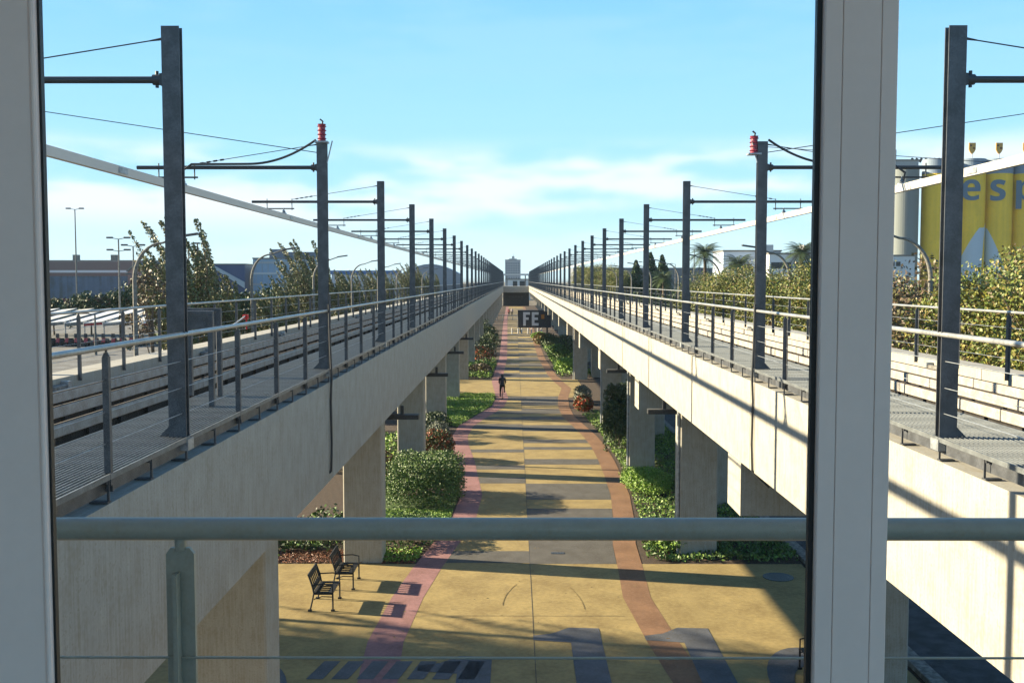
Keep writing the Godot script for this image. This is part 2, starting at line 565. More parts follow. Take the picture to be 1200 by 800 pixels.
	b = MB.new()
	b.tinted = true
	for i in 2600:
		b.col = Color(0.17, 0.07, 0.035) * rng.randf_range(0.5, 1.5)
		var p := Vector3(rng.randf_range(-8.4, -2.9), rng.randf_range(0.0, 0.04), -rng.randf_range(29.25, 30.6))
		var a := rng.randf() * TAU
		b.box(p, Vector3(rng.randf_range(0.03, 0.09), 0.015, 0.025), Basis(Vector3(rng.randf() - 0.5, 1, rng.randf() - 0.5).normalized(), a))
	var mm := M.leaf.duplicate() as StandardMaterial3D
	mm.backlight = Color(0, 0, 0)
	M.tint = mm
	tag(put(b.done(mm), "bark_mulch"), "reddish bark mulch along the edge of the yellow plaza", "mulch", "", "stuff")

# ------------------------------------------------------------------ station
func build_station() -> void:
	var b := MB.new()
	b.box(V(0.5, -1.85, -0.5), Vector3(7.8, 0.4, 6.2))
	struct_node(put(b.done(M.concrete), "floor"))
	b = MB.new()
	b.box(V(0.5, 2.45, -1.0), Vector3(7.8, 0.3, 5.2))
	struct_node(put(b.done(M.plaster), "ceiling"))
	b = MB.new()
	b.box(V(-3.5, 0.325, 0.5), Vector3(0.2, 3.95, 8.2))  # out of view; run past the glass to keep sun off the handrail
	struct_node(put(b.done(M.plaster), "wall_west"))
	b = MB.new()
	b.box(V(4.5, -1.15, -1.1), Vector3(0.2, 1.0, 5.0))
	struct_node(put(b.done(M.plaster), "wall_east"))
	b = MB.new()
	b.box(V(0.5, -1.2, -3.5), Vector3(7.8, 0.9, 0.2))
	struct_node(put(b.done(M.plaster), "wall_rear"))
	# unseen lower storeys, added under the window to block sky fill on the plaza
	b = MB.new()
	b.box(Vector3(0.5, (EYE - 2.06) * 0.5, 0.2), Vector3(19.0, EYE - 2.06, 4.0))
	struct_node(put(b.done(M.concrete), "wall_base"))
	# glazed wall in front of the camera
	var w := thing("window", V(0, -1.65, 1.4), "grey aluminium window with slim dark gaskets looking over the promenade", "window")
	b = MB.new()
	b.bevel(Vector3(-0.86, 1.5, 0), Vector3(0.42, 3.0, 0.016), 0.003)
	put(b.done(M.frame), "jamb", w)
	b = MB.new()
	b.bevel(Vector3(-0.647, 1.5, 0.001), Vector3(0.006, 3.0, 0.02), 0.002)
	put(b.done(M.frame), "glazing_bead", w)
	b = MB.new()
	b.box(Vector3(0.463, 1.5, -0.004), Vector3(0.092, 3.0, 0.016))
	put(b.done(M.gasket), "mullion_core", w)
	for q in [[0.4145, 0.4375], [0.4382, 0.4892], [0.4899, 0.5115]]:
		b = MB.new()
		b.bevel(Vector3((q[0] + q[1]) * 0.5, 1.5, 0.004), Vector3(q[1] - q[0], 3.0, 0.02), 0.0008)
		put(b.done(M.frame), "mullion", w)
	for x in [-0.6435, 0.4105]:
		b = MB.new()
		b.box(Vector3(x, 1.5, -0.006), Vector3(0.007 if x > 0 else 0.006, 3.0, 0.01))
		put(b.done(M.gasket), "gasket", w)
	for q in [[-0.6405, 0.407], [0.513, 1.56]]:
		b = MB.new()
		b.box(Vector3((q[0] + q[1]) * 0.5, 1.5, -0.012), Vector3(q[1] - q[0], 3.0, 0.006))
		put(b.done(M.glass), "pane", w)
	b = MB.new()
	b.bevel(Vector3(1.6, 1.5, 0), Vector3(0.1, 3.0, 0.13), 0.004)
	put(b.done(M.frame), "mullion", w)
	# guardrail just outside the glass
	var g := thing("terrace_guardrail", V(0, -1.65, 2.36), "thick grey-green tubular handrail on flat posts just outside the window", "guardrail")
	b = MB.new()
	b.tube([Vector3(-3.3, 1.07, 0), Vector3(0, 1.07, 0), Vector3(4.3, 1.07, 0)], 0.0265, 0.0265, 20)
	put(b.done(M.front_rail), "handrail", g)
	for x in [-2.4, -0.782, 1.62, 3.4]:
		b = MB.new()
		var poly := PackedVector2Array([Vector2(-0.033, 0), Vector2(0.033, 0), Vector2(0.033, 1.012), Vector2(0.022, 1.026), Vector2(-0.022, 1.026), Vector2(-0.033, 1.012)])
		b.prism(poly, func(p, t): return Vector3(x + p.x, p.y, -0.006 + 0.012 * t))
		b.box(Vector3(x - 0.004, 0.5, 0.022), Vector3(0.01, 0.94, 0.03))
		b.tube([Vector3(x, 1.02, 0), Vector3(x, 1.05, 0)], 0.014)
		put(b.done(M.front_rail), "post", g)
	for y in [0.77, 0.45, 0.15]:
		b = MB.new()
		b.tube([Vector3(-3.3, y, 0.01), Vector3(0, y - 0.004, 0.01), Vector3(4.3, y, 0.01)], 0.003, 0.003, 6)
		put(b.done(M.front_rail), "wire", g)

# ------------------------------------------------------------------ viaducts
func face_x(s: int) -> float:
	return 3.45 if s < 0 else 4.46

func build_viaduct(s: int) -> void:
	var f := face_x(s)
	var bot := -3.74 if s < 0 else -3.58
	var shade := "the shaded viaduct" if s < 0 else "the sunlit viaduct"
	var v := thing("viaduct", V(0, -EYE, 0), "long concrete metro viaduct whose inner girder face lies in shade" if s < 0 else "long concrete metro viaduct whose inner girder face is sunlit and cream", "viaduct")
	var X := func(o: float) -> float: return s * (f + o)
	var prof := PackedVector2Array([Vector2(0, -1.9), Vector2(0, bot), Vector2(0.55, bot), Vector2(4.95, -2.38), Vector2(4.95, -1.68), Vector2(4.35, -1.68), Vector2(4.35, -2.16), Vector2(1.12, -2.16), Vector2(1.12, -1.9)])
	var core := PackedVector2Array([Vector2(0.05, -1.95), Vector2(0.05, bot + 0.05), Vector2(0.55, bot + 0.05), Vector2(4.9, -2.33), Vector2(4.9, -1.73), Vector2(4.4, -1.73), Vector2(4.4, -2.21), Vector2(1.07, -2.21), Vector2(1.07, -1.95)])
	var L := STEP * 2.0
	var b := MB.new()
	b.prism(prof, func(p, t): return Vector3(X.call(p.x), EYE + p.y, -(t * (L - 0.022))))
	var seg := b.done(M.concrete)
	var z := -1.0 + 3.7
	while z < FAR_END:
		put(seg, "girder_segment", v, Vector3(0, 0, -z))
		z += L
	b = MB.new()
	b.prism(core, func(p, t): return Vector3(X.call(p.x), EYE + p.y, -(3.0 + t * (FAR_END - 4.0))))
	put(b.done(M.pier), "girder_core", v)
	b = MB.new()
	b.box(V(X.call(2.73), -2.14, 160.5), Vector3(3.2, 0.02, FAR_END - 3))
	put(b.done(M.bed_dark), "track_bed", v)
	# longitudinal plinths and running rails
	b = MB.new()
	b.bevel(Vector3(0, 0, 0), Vector3(0.05, 0.15, 4.11), 0.008)
	var pl := b.done(M.plinth)
	b = MB.new()
	b.box(Vector3.ZERO, Vector3(0.05, 0.15, FAR_END - 106.0))
	var pl_far := b.done(M.plinth)
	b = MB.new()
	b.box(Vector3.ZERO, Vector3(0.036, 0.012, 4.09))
	var capm := b.done(M.cap_dirt_shade)
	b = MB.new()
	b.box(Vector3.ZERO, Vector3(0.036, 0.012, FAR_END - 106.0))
	var cap_far := b.done(M.cap_dirt_shade)
	for o in [1.9, 2.65, 3.4]:
		for i in 25:
			var pn := put(pl, "plinth", v, V(X.call(o), -1.76, 5.0 + i * 4.14 + 2.07))
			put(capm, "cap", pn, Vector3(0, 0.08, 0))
		var pr := put(pl_far, "plinth_run", v, V(X.call(o), -1.76, 108.5 + (FAR_END - 106.0) * 0.5))
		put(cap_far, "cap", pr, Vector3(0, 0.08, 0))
		b = MB.new()
		b.box(V(X.call(o + 0.03), -1.985, 160.0), Vector3(0.02, 0.3, 312.0))  # continuous dark web, added under the plates to block low sun
		for i in 100:
			b.box(V(X.call(o), -1.985, 5.5 + i * 1.035), Vector3(0.06, 0.298, 0.12))
		put(b.done(M.bed_dark), "plinth_feet_and_sun_web", v).set_meta("kind", "stuff")
	for o in [2.2, 3.0]:
		b = MB.new()
		b.box(V(X.call(o), -2.04, 162), Vector3(0.07, 0.05, 312))
		b.box(V(X.call(o), -2.085, 162), Vector3(0.02, 0.04, 312))
		b.box(V(X.call(o), -2.112, 162), Vector3(0.13, 0.014, 312))
		put(b.done(M.rail_head), "rail", v)
		b = MB.new()
		for i in 140:
			b.box(V(X.call(o), -2.124, 6.0 + i * 0.75), Vector3(0.3, 0.012, 0.2))
		put(b.done(M.rail_head), "rail_seats", v).set_meta("kind", "stuff")
	# walkway grating
	b = MB.new()
	var gx: float = X.call(0.54)
	for i in 23:
		b.box(V(gx - 0.528 + i * 0.048, -1.665, 1.035), Vector3(0.011, 0.03, 2.06))
	for i in 20:
		b.box(V(gx, -1.669, 0.05 + i * 0.103), Vector3(1.08, 0.02, 0.008))
	for o in [-0.545, 0.545]:
		b.box(V(gx + o, -1.67, 1.035), Vector3(0.012, 0.05, 2.06))
	var panel := b.done(M.grate)
	b = MB.new()
	b.box(V(X.call(0.01), -1.79, 0), Vector3(0.02, 0.2, 0.012))
	b.box(V(X.call(0.54), -1.71, 0), Vector3(1.06, 0.04, 0.06))
	b.box(V(X.call(0.08), -1.885, 0), Vector3(0.16, 0.012, 0.08))
	var brk := b.done(M.steel)
	z = 2.0 + MAST0 - 2.07 * 5.0
	var i2 := 0
	while z < FAR_END:
		put(panel, "grating_panel", v, Vector3(0, -EYE + EYE, -z))
		if z < 70.0:
			put(brk, "walkway_bracket", v, Vector3(0, 0, -z))
			put(brk, "walkway_bracket", v, Vector3(0, 0, -z - 1.035))
		z += 2.07
		i2 += 1
	b = MB.new()
	b.box(V(X.call(0.07), -1.765, 162.0), Vector3(0.02, 0.13, 318.0))
	put(b.done(M.steel), "edge_beam", v)
	# piers
	var zs: Array = []
	if s < 0:
		for i in 23:
			zs.append(15.5 + i * 13.75)
	else:
		for i in 18:
			zs.append(19.9 + i * 16.5)
	for k in zs.size():
		var zc: float = zs[k]
		b = MB.new()
		if s < 0:
			b.bevel(Vector3(X.call(0.95), (EYE + bot) * 0.5 - 0.01, -zc - 0.45), Vector3(1.12, EYE + bot + 0.02, 0.9), 0.03)
		else:
			b.bevel(Vector3(X.call(2.7), (EYE + bot - 0.9) * 0.5, -zc - 0.6), Vector3(1.3, EYE + bot - 0.9, 1.2), 0.03)
			var hb := MB.new()
			hb.prism(PackedVector2Array([Vector2(-0.02, bot - 1.05), Vector2(3.6, bot - 1.05), Vector2(4.2, bot - 0.2), Vector2(4.2, bot + 0.9), Vector2(0.6, bot), Vector2(-0.02, bot)]), func(p, t): return Vector3(X.call(p.x), EYE + p.y, -zc - t * 1.2))
			put(hb.done(M.concrete), "crosshead", v)
		put(b.done(M.pier), "pier", v)
	if s > 0:
		for zc in [30.0, 43.5, 57.0, 84.0]:
			b = MB.new()
			b.bevel(Vector3(X.call(1.0), (EYE + bot) * 0.5, -zc - 0.5), Vector3(1.1, EYE + bot + 0.02, 1.0), 0.03)
			put(b.done(M.pier), "pier", v)
			b = MB.new()
			b.tube([Vector3(X.call(0.4), 0, -zc - 0.1), Vector3(X.call(0.4), EYE + bot, -zc - 0.1)], 0.05)
			put(b.done(M.galv), "drain_pipe", v)
	for zc in ([30.0, 43.5, 57.0, 70.5] if s < 0 else [30.0, 43.5]):
		b = MB.new()
		b.box(Vector3(X.call(-0.1 if s < 0 else 0.0), EYE + bot - 0.32, -zc - 0.3), Vector3(1.0, 0.14, 0.3))
		b.box(Vector3(X.call(-0.1 if s < 0 else 0.0), EYE + bot - 0.15, -zc - 0.3), Vector3(0.1, 0.32, 0.1))
		put(b.done(M.dark), "underside_lamp_housing", v)
	# lights on the inner side of the outer parapet
	b = MB.new()
	b.bevel(V(X.call(4.27), -1.84, 0), Vector3(0.12, 0.13, 0.5), 0.02)
	var lt := b.done(M.kerb)
	b = MB.new()
	b.box(V(X.call(4.27), -1.82, 0.31), Vector3(0.14, 0.18, 0.12))
	var lt2 := b.done(M.galv)
	for i in 10:
		var o := put(lt, "parapet_fitting", v, Vector3(0, 0, -(21.2 - (0.0 if s > 0 else 4.0) + i * 8.28)))
		put(lt2, "junction_box", o)
	# guardrails
	for inner in [true, false]:
		var gx2: float = X.call(0.03) if inner else X.call(4.32)
		var g := thing("guardrail", V(gx2, -1.65, 0), ("wire-strung guardrail on the promenade edge of " if inner else "wire-strung guardrail on the outer parapet of ") + shade, "guardrail", "viaduct guardrails")
		b = MB.new()
		var top := 1.08
		var pts := []
		for i in 40:
			pts.append(Vector3(0, top, -(3.0 + i * (FAR_END - 4.0) / 39.0)))
		b.tube(pts, 0.027 if inner else 0.024, -1, 12)
		put(b.done(M.rail_tube), "handrail", g)
		for y in [0.25, 0.52, 0.80]:
			b = MB.new()
			b.tube([Vector3(s * 0.02, y, -3.0), Vector3(s * 0.02, y, -160), Vector3(s * 0.02, y, -FAR_END + 2)], 0.0045, -1, 5)
			put(b.done(M.galv), "wire", g)
		b = MB.new()
		var y0 := -0.16 if inner else -0.14
		var poly := PackedVector2Array([Vector2(-0.035, y0), Vector2(0.035, y0), Vector2(0.035, 0.99), Vector2(-s * 0.0 + 0.012, 1.04), Vector2(-0.012, 1.04), Vector2(-0.035, 0.99)])
		b.prism(poly, func(p, t): return Vector3(p.x, p.y, -0.006 + 0.012 * t))
		b.box(Vector3(0.03, 0.45, 0.02), Vector3(0.012, 1.1, 0.05))
		b.tube([Vector3(0, 1.03, 0), Vector3(0, 1.06, 0)], 0.012)
		var pm := b.done(M.steel)
		var far_b := MB.new()
		for k in range(-3, 150):
			var pz: float = (MAST0 if inner else 18.2 - 2.07 * 4.0) + k * 2.07
			if pz < 3.5 or pz > FAR_END - 2:
				continue
			if inner and k % 4 == 0:
				continue
			if pz < 130.0:
				put(pm, "post", g, Vector3(0, 0, -pz))
			else:
				far_b.box(Vector3(0, 0.45, -pz), Vector3(0.07, 1.15, 0.03))
		put(far_b.done(M.steel), "far_posts", g).set_meta("kind", "stuff")
	# conductor rail
	b = MB.new()
	var cx: float = X.call(2.68)
	var cp := PackedVector2Array([Vector2(-0.055, 0.075), Vector2(-0.045, -0.06), Vector2(0.045, -0.06), Vector2(0.055, 0.075)])
	b.prism(cp, func(p, t): return V(cx + p.x, 1.68 + p.y, 2.2 + t * (FAR_END - 2.2)))
	var cr := thing("conductor_rail", V(0, -EYE, 0), "rigid overhead conductor rail running above the track of " + shade, "conductor rail", "overhead conductor rails")
	put(b.done(mat(0.52, 0.51, 0.48, 0.45, 0.1)), "rail_profile", cr)
	for i in 20:
		b = MB.new()
		b.box(V(cx, 1.69, 16.0 + i * 12.0), Vector3(0.125, 0.09, 0.35))
		put(b.done(M.galv), "splice_plate", cr)

func build_masts() -> void:
	for s in [-1, 1]:
		var shade := "the shaded viaduct" if s < 0 else "the sunlit viaduct"
		var mx: float = s * (face_x(s) + 0.10)
		var proto: Node3D = null
		for k in 38:
			var at := V(mx, -1.65, MAST0 + k * STEP)
			if proto != null and k != 1:
				copy(proto, "catenary_mast", at)
				continue
			var arrester: bool = k == 1
			var t := thing("catenary_mast", at, ("grey steel mast carrying a red ribbed surge arrester on " if arrester else "grey steel overhead line mast with bracket arm on ") + shade, "mast", "" if arrester else "overhead line masts on " + shade)
			var b := MB.new()
			var H := 4.27 if not arrester else 4.2
			for q in [-0.049, 0.049]:
				b.box(Vector3(0, H * 0.5 - 0.01, q), Vector3(0.185, H, 0.012))
			b.box(Vector3(0, H * 0.5 - 0.01, 0), Vector3(0.012, H - 0.02, 0.086))
			put(b.done(M.steel), "post", t)
			b = MB.new()
			b.prism(PackedVector2Array([Vector2(0.094, 0.0), Vector2(0.21, 0.0), Vector2(0.094, 0.12)]), func(p, u): return Vector3(s * p.x, p.y, -0.008 + 0.016 * u))
			put(b.done(M.steel), "gusset", t)
			b = MB.new()
			b.box(Vector3(0, -0.08, 0), Vector3(0.24, 0.12, 0.2))
			put(b.done(M.galv), "base_plate", t)
			# bracket arm
			b = MB.new()
			b.tube([Vector3(s * 0.1, 3.72, 0), Vector3(s * 3.42, 3.72, 0)], 0.036, -1, 10)
			var arm := put(b.done(M.dark), "bracket_arm", t)
			b = MB.new()
			b.tube([Vector3(s * 0.12, 3.72, 0), Vector3(s * 0.2, 3.72, 0)], 0.055, -1, 10)
			b.tube([Vector3(s * 0.16, 3.64, 0), Vector3(s * 0.16, 3.81, 0)], 0.018, -1, 6)
			b.box(Vector3(s * 0.1, 3.72, 0), Vector3(0.04, 0.12, 0.1))
			put(b.done(M.dark), "clamp", arm)
			b = MB.new()
			b.tube([Vector3(s * 0.09, 4.14, 0), Vector3(s * 2.36, 3.78, 0)], 0.007, -1, 6)
			b.tube([Vector3(s * 0.09, 4.14, 0), Vector3(s * 0.22, 4.12, 0)], 0.016, 0.008, 6)
			for j in 4:
				var u := 0.76 + j * 0.055
				b.tube([Vector3(s * lerpf(0.09, 2.36, u), lerpf(4.14, 3.78, u), 0), Vector3(s * lerpf(0.09, 2.36, u + 0.03), lerpf(4.14, 3.78, u + 0.03), 0)], 0.018, -1, 6)
			put(b.done(M.dark), "stay_wire", t)
			# suspension of the conductor rail
			b = MB.new()
			for x in [2.36, 3.02]:
				b.tube([Vector3(s * x, 3.8, 0), Vector3(s * x, 3.5, 0)], 0.012, -1, 6)
			b.tube([Vector3(s * 2.3, 3.54, 0), Vector3(s * 3.08, 3.54, 0)], 0.018, -1, 6)
			var hang := put(b.done(M.dark), "hanger", t)
			b = MB.new()
			b.lathe(Vector3(s * 2.58, 3.39, 0), [Vector2(0.0, 0.0), Vector2(0.08, 0.0), Vector2(0.075, 0.035), Vector2(0.035, 0.06), Vector2(0.055, 0.075), Vector2(0.02, 0.11), Vector2(0.02, 0.17), Vector2(0, 0.17)], 10)
			put(b.done(M.galv), "insulator", hang)
			if arrester:
				var ax: float = 0.0 if s < 0 else -s * 0.15
				var ay := 4.2 if s < 0 else 3.98
				b = MB.new()
				var pr := [Vector2(0.0, 0.0), Vector2(0.08, 0.0)]
				for j in 4:
					pr.append(Vector2(0.065, 0.03 + j * 0.075)); pr.append(Vector2(0.088, 0.045 + j * 0.075)); pr.append(Vector2(0.065, 0.06 + j * 0.075))
				pr.append(Vector2(0.08, 0.31)); pr.append(Vector2(0.0, 0.31))
				b.lathe(Vector3(ax, ay, 0), pr, 14)
				put(b.done(M.red_part), "surge_arrester", t)
				b = MB.new()
				b.box(Vector3(ax, ay - 0.02, 0), Vector3(0.24, 0.03, 0.2))
				b.tube([Vector3(-s * 0.1, 3.8, 0.05), Vector3(-s * 0.2, 4.2, 0.05)], 0.012, -1, 6)
				put(b.done(M.galv), "arrester_bracket", t)
				b = MB.new()
				var cab := []
				for j in 15:
					var u := j / 14.0
					cab.append(Vector3(s * lerpf(0.1, 1.35, u), 4.22 - 0.44 * (1.0 - pow(1.0 - u, 2.0)), 0.05))
				cab.append(Vector3(s * 2.4, 3.775, 0.05)); cab.append(Vector3(s * 2.62, 3.62, 0.05)); cab.append(Vector3(s * 2.6, 3.46, 0.02))
				b.tube(cab, 0.022, -1, 8)
				b.tube([Vector3(ax, ay + 0.3, 0), Vector3(ax + 0.02, ay + 0.36, 0), Vector3(ax - 0.03, ay + 0.4, 0)], 0.018, -1, 6)
				put(b.done(M.dark), "feeder_cable", t)
				# cable that drops from the walkway over the girder face
				b = MB.new()
				var dx: float = -s * 0.13
				b.tube([Vector3(dx + s * 0.02, 1.2, 0.08), Vector3(dx, 0.4, 0.1), Vector3(dx - s * 0.02, -0.15, 0.1), Vector3(dx, -0.6, 0.1), Vector3(dx - s * 0.01, -1.4, 0.1), Vector3(dx, -1.9, 0.13), Vector3(dx + s * 0.3, -2.2, 0.2)], 0.022, -1, 8)
				put(b.done(M.dark), "drop_cable", t)
			else:
				proto = t
		# feeder pole out beyond the deck with its span wire
		var fx: float = s * (face_x(s) + 7.2)
		var fp := thing("feeder_pole", V(fx, -EYE, 18.6), "tall feeder pole beside " + shade + " holding a span wire", "pole")
		var b2 := MB.new()
		b2.tube([Vector3.ZERO, Vector3(0, EYE + 3.5, 0)], 0.1, 0.07, 10)
		put(b2.done(M.steel), "pole", fp)
		b2 = MB.new()
		b2.tube([Vector3(0, EYE + 3.35, 0), Vector3(mx - fx, EYE + 2.33, -0.43)], 0.008, -1, 6)
		put(b2.done(M.dark), "span_wire", fp)
		if s > 0:
			b2 = MB.new()
			b2.tube([Vector3(0, EYE + 1.9, 0), Vector3(mx - fx, EYE + 2.45, -0.43)], 0.006, -1, 6)
			put(b2.done(M.dark), "span_wire", fp)

func build_far_end() -> void:
	var t := thing("station_concourse", V(0, -EYE, FAR_END), "concourse closing the far end of the promenade, its underpass shade painted as a dark wall", "station")
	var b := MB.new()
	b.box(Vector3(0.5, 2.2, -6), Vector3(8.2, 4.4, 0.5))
	put(b.done(M.dark), "wall", t)  # near-black colour stands in for the shade under the cross deck
	b = MB.new()
	b.box(Vector3(0.5, EYE - 2.9, -6), Vector3(8.0, 1.9, 12))
	put(b.done(M.concrete), "deck", t)
	for i in 5:
		b = MB.new()
		b.box(Vector3(-1.6 + i * 1.0, 2.9, -5.7), Vector3(0.5, 0.25, 0.1))
		put(b.done(M.steel), "window", t)
	var g := thing("portal_gantry", V(0.5, -1.8, FAR_END + 4), "pale portal beam spanning both tracks at the far end", "gantry")
	b = MB.new()
	b.box(Vector3(0, 3.5, 0), Vector3(9.6, 0.55, 0.5))
	put(b.done(M.white), "beam", g)
	for x in [-4.0, -2.9, 2.9, 4.0]:
		b = MB.new()
		b.box(Vector3(x, 1.6, 0), Vector3(0.35, 3.3, 0.4))
		put(b.done(M.kerb), "leg", g)
	# white block and tower behind
	block("white_building", "low white building with dark window behind the portal beam", Vector3(1.5, 0, -430), Vector3(10, 8.3, 20), mat(0.62, 0.62, 0.6), [[-2.2, 5.6, 1.8, 2.2], [0.6, 5.6, 2.4, 2.2]])
	var tw := block("tower_block", "grey square tower rising above the far end of the promenade", Vector3(-1.5, 0, -900), Vector3(13.5, 25.5, 14), mat(0.36, 0.37, 0.38), [])
	b = MB.new()
	b.box(Vector3(0, 26.0, 0), Vector3(7, 1.6, 8))
	b.box(Vector3(0.3, 27.8, 0), Vector3(2.2, 2.4, 2.2))
	b.tube([Vector3(0.3, 28, 0), Vector3(0.3, 31.5, 0)], 0.25, 0.1, 6)
	put(b.done(mat(0.36, 0.37, 0.38)), "roof_house", tw)
	var wm := mat(0.1, 0.11, 0.13, 0.3)
	for r in 7:
		for k in 6:
			b = MB.new()
			b.box(Vector3(-5.3 + k * 2.1, 10.0 + r * 2.1, 7.02), Vector3(1.1, 1.1, 0.12))
			put(b.done(wm), "window", tw)

func block(called: String, label: String, at: Vector3, size: Vector3, m: Material, wins: Array, cat := "building") -> Node3D:
	var t := thing(called, at, label, cat)
	var b := MB.new()
	b.box(Vector3(0, size.y * 0.5, 0), size)
	put(b.done(m), "wall", t)
	b = MB.new()
	b.box(Vector3(0, size.y + 0.2, 0), Vector3(size.x + 0.4, 0.4, size.z + 0.4))
	put(b.done(M.kerb), "roof", t)
	for q in wins:
		b = MB.new()
		b.box(Vector3(q[0] + q[2] * 0.5, q[1] + q[3] * 0.5, size.z * 0.5 + 0.02), Vector3(q[2], q[3], 0.12))
		put(b.done(M.dark), "window", t)
	return t

func build_buildings() -> void:
	# blue-grey warehouse
	var wh := thing("warehouse", Vector3(-130, 0, -305), "long blue-grey warehouse with brown and white fascia bands", "warehouse")
	var b := MB.new()
	b.box(Vector3(0, 4.7, -15), Vector3(44, 9.4, 30))
	put(b.done(textured(mat(0.09, 0.13, 0.19, 0.7), noise_tex(61, 128, 0.4, 1.0, 1.0, 0.85, 1.0), 0.05)), "wall", wh)
	for q in [[9.9, 1.0, 0.16, 0.10, 0.09], [10.75, 0.7, 0.55, 0.55, 0.55], [12.35, 2.5, 0.17, 0.12, 0.11], [13.85, 0.5, 0.22, 0.2, 0.18]]:
		b = MB.new()
		b.box(Vector3(0, q[0], -15), Vector3(44.4, q[1], 30.4))
		put(b.done(mat(q[2], q[3], q[4])), "fascia", wh)
	for x in [-18.0, -2.5, 9.0]:
		b = MB.new()
		b.box(Vector3(x, 14.6, -5), Vector3(1.6, 2.4, 1.6))
		put(b.done(M.kerb), "chimney", wh)
	for i in 13:
		b = MB.new()
		b.box(Vector3(-20 + i * 3.2, 1.4, 0.1), Vector3(2.2, 2.6, 0.2))
		put(b.done(mat(0.2, 0.05, 0.05)), "loading_door", wh)
	# pink gabled sheds
	for i in 2:
		var t := thing("gabled_shed", Vector3(-104.3 + i * 5.4 , 0, -283), "pinkish brick gabled shed with dark roof, " + ("next to the warehouse" if i == 0 else "half behind the slender tree"), "shed", "brick gabled sheds")
		b = MB.new()
		b.prism(PackedVector2Array([Vector2(-2.6, 0), Vector2(2.6, 0), Vector2(2.6, 10.4), Vector2(0, 12.6), Vector2(-2.6, 10.4)]), func(p, u): return Vector3(p.x, p.y, -14.0 + 14.0 * u))
		put(b.done(mat(0.25, 0.14, 0.12)), "wall", t)
		for sd in [-1.0, 1.0]:
			b = MB.new()
			b.box(Vector3(sd * 1.4, 11.75, -7), Vector3(3.7, 0.2, 14.6), Basis(Vector3.BACK, -sd * 0.702))
			put(b.done(mat(0.1, 0.09, 0.09)), "roof", t)
			b = MB.new()
			b.box(Vector3(sd * 1.4, 11.75, 0.2), Vector3(3.7, 0.4, 0.25), Basis(Vector3.BACK, -sd * 0.702))
			put(b.done(M.kerb), "verge", t)
		for q in [[-1.2, 7.0], [1.2, 7.0]]:
			b = MB.new()
			b.box(Vector3(q[0], q[1], 0.06), Vector3(1.0, 2.4, 0.14))
			put(b.done(M.dark), "window", t)
	# glass office block
	var gm := mat(0.22, 0.32, 0.42, 0.25)
	var of := block("office_block", "pale blue glazed office block with a small rooftop plant room", Vector3(-76, 0, -350), Vector3(22, 15.2, 18), gm, [])
	for r in 4:
		b = MB.new()
		b.box(Vector3(0, 3.2 + r * 3.6, 9.05), Vector3(22.1, 0.7, 0.2))
		put(b.done(M.white if r == 2 else M.galv), "floor_band", of)
	for k in 11:
		b = MB.new()
		b.box(Vector3(-10 + k * 2.0, 7.6, 9.03), Vector3(0.14, 15, 0.14))
		put(b.done(M.galv), "mullion", of)
	b = MB.new()
	b.box(Vector3(1, 16.5, 0), Vector3(15, 2.2, 10))
	b.box(Vector3(-4.5, 18, 0), Vector3(4, 1.2, 5))
	put(b.done(mat(0.12, 0.15, 0.2)), "plant_room", of)
	var dk := block("dark_blue_hall", "dark blue hall with sloping white stair beside the office block", Vector3(-97, 0, -345), Vector3(16, 13.2, 14), mat(0.05, 0.07, 0.15, 0.5), [])
	b = MB.new()
	b.prism(PackedVector2Array([Vector2(-2, 12.0), Vector2(8, 5.5), Vector2(8, 7.5), Vector2(-2, 13.0)]), func(p, u): return Vector3(p.x, p.y, 7.2 + 0.5 * u))
	put(b.done(M.white), "stair", dk)
	# far halls on the shaded side
	var bh := block("blue_roofed_hall", "low far hall with a blue roof edge behind poplars", Vector3(-62, 0, -430), Vector3(26, 10.5, 20), mat(0.4, 0.42, 0.45), [])
	b = MB.new()
	b.box(Vector3(0, 11.3, 0), Vector3(27, 1.6, 21))
	put(b.done(mat(0.05, 0.13, 0.3)), "roof_edge", bh)
	var ar := thing("arched_hall", Vector3(-42, 0, -520), "far hall with a shallow arched grey roof", "building")
	b = MB.new()
	var ap := PackedVector2Array([Vector2(-15, 0), Vector2(15, 0), Vector2(15, 11)])
	for i in 9:
		ap.append(Vector2(15 - (i + 1) * 3.0, 11.0 + 5.2 * sin(PI * (i + 1) / 10.0)))
	ap.append(Vector2(-15, 11))
	b.prism(ap, func(p, u): return Vector3(p.x, p.y, -10.0 + 20.0 * u))
	put(b.done(mat(0.2, 0.23, 0.27)), "wall", ar)
	# sunlit side: long slate warehouse, white blocks
	var sl := thing("slate_warehouse", Vector3(52, 0, -380), "long slate-blue warehouse behind the cypress trees", "warehouse")
	b = MB.new()
	b.box(Vector3(0, 6.3, 0), Vector3(62, 12.6, 26))
	put(b.done(mat(0.13, 0.145, 0.165)), "wall", sl)
	b = MB.new()
	b.box(Vector3(-12, 4.5, 13.1), Vector3(10, 2.4, 0.3))
	put(b.done(mat(0.4, 0.14, 0.07)), "orange_band", sl)
	for k in 10:
		b = MB.new()
		b.box(Vector3(-27 + k * 6.0, 6.3, 13.05), Vector3(0.25, 12.4, 0.2))
		put(b.done(M.steel), "pilaster", sl)
	block("pale_blue_block", "pale blue-white block behind the palm trees", Vector3(62, 0, -275), Vector3(15, 15.6, 14), mat(0.42, 0.5, 0.6), [[-6, 11, 2, 1.4], [-2, 11, 2, 1.4], [2, 11, 2, 1.4]])
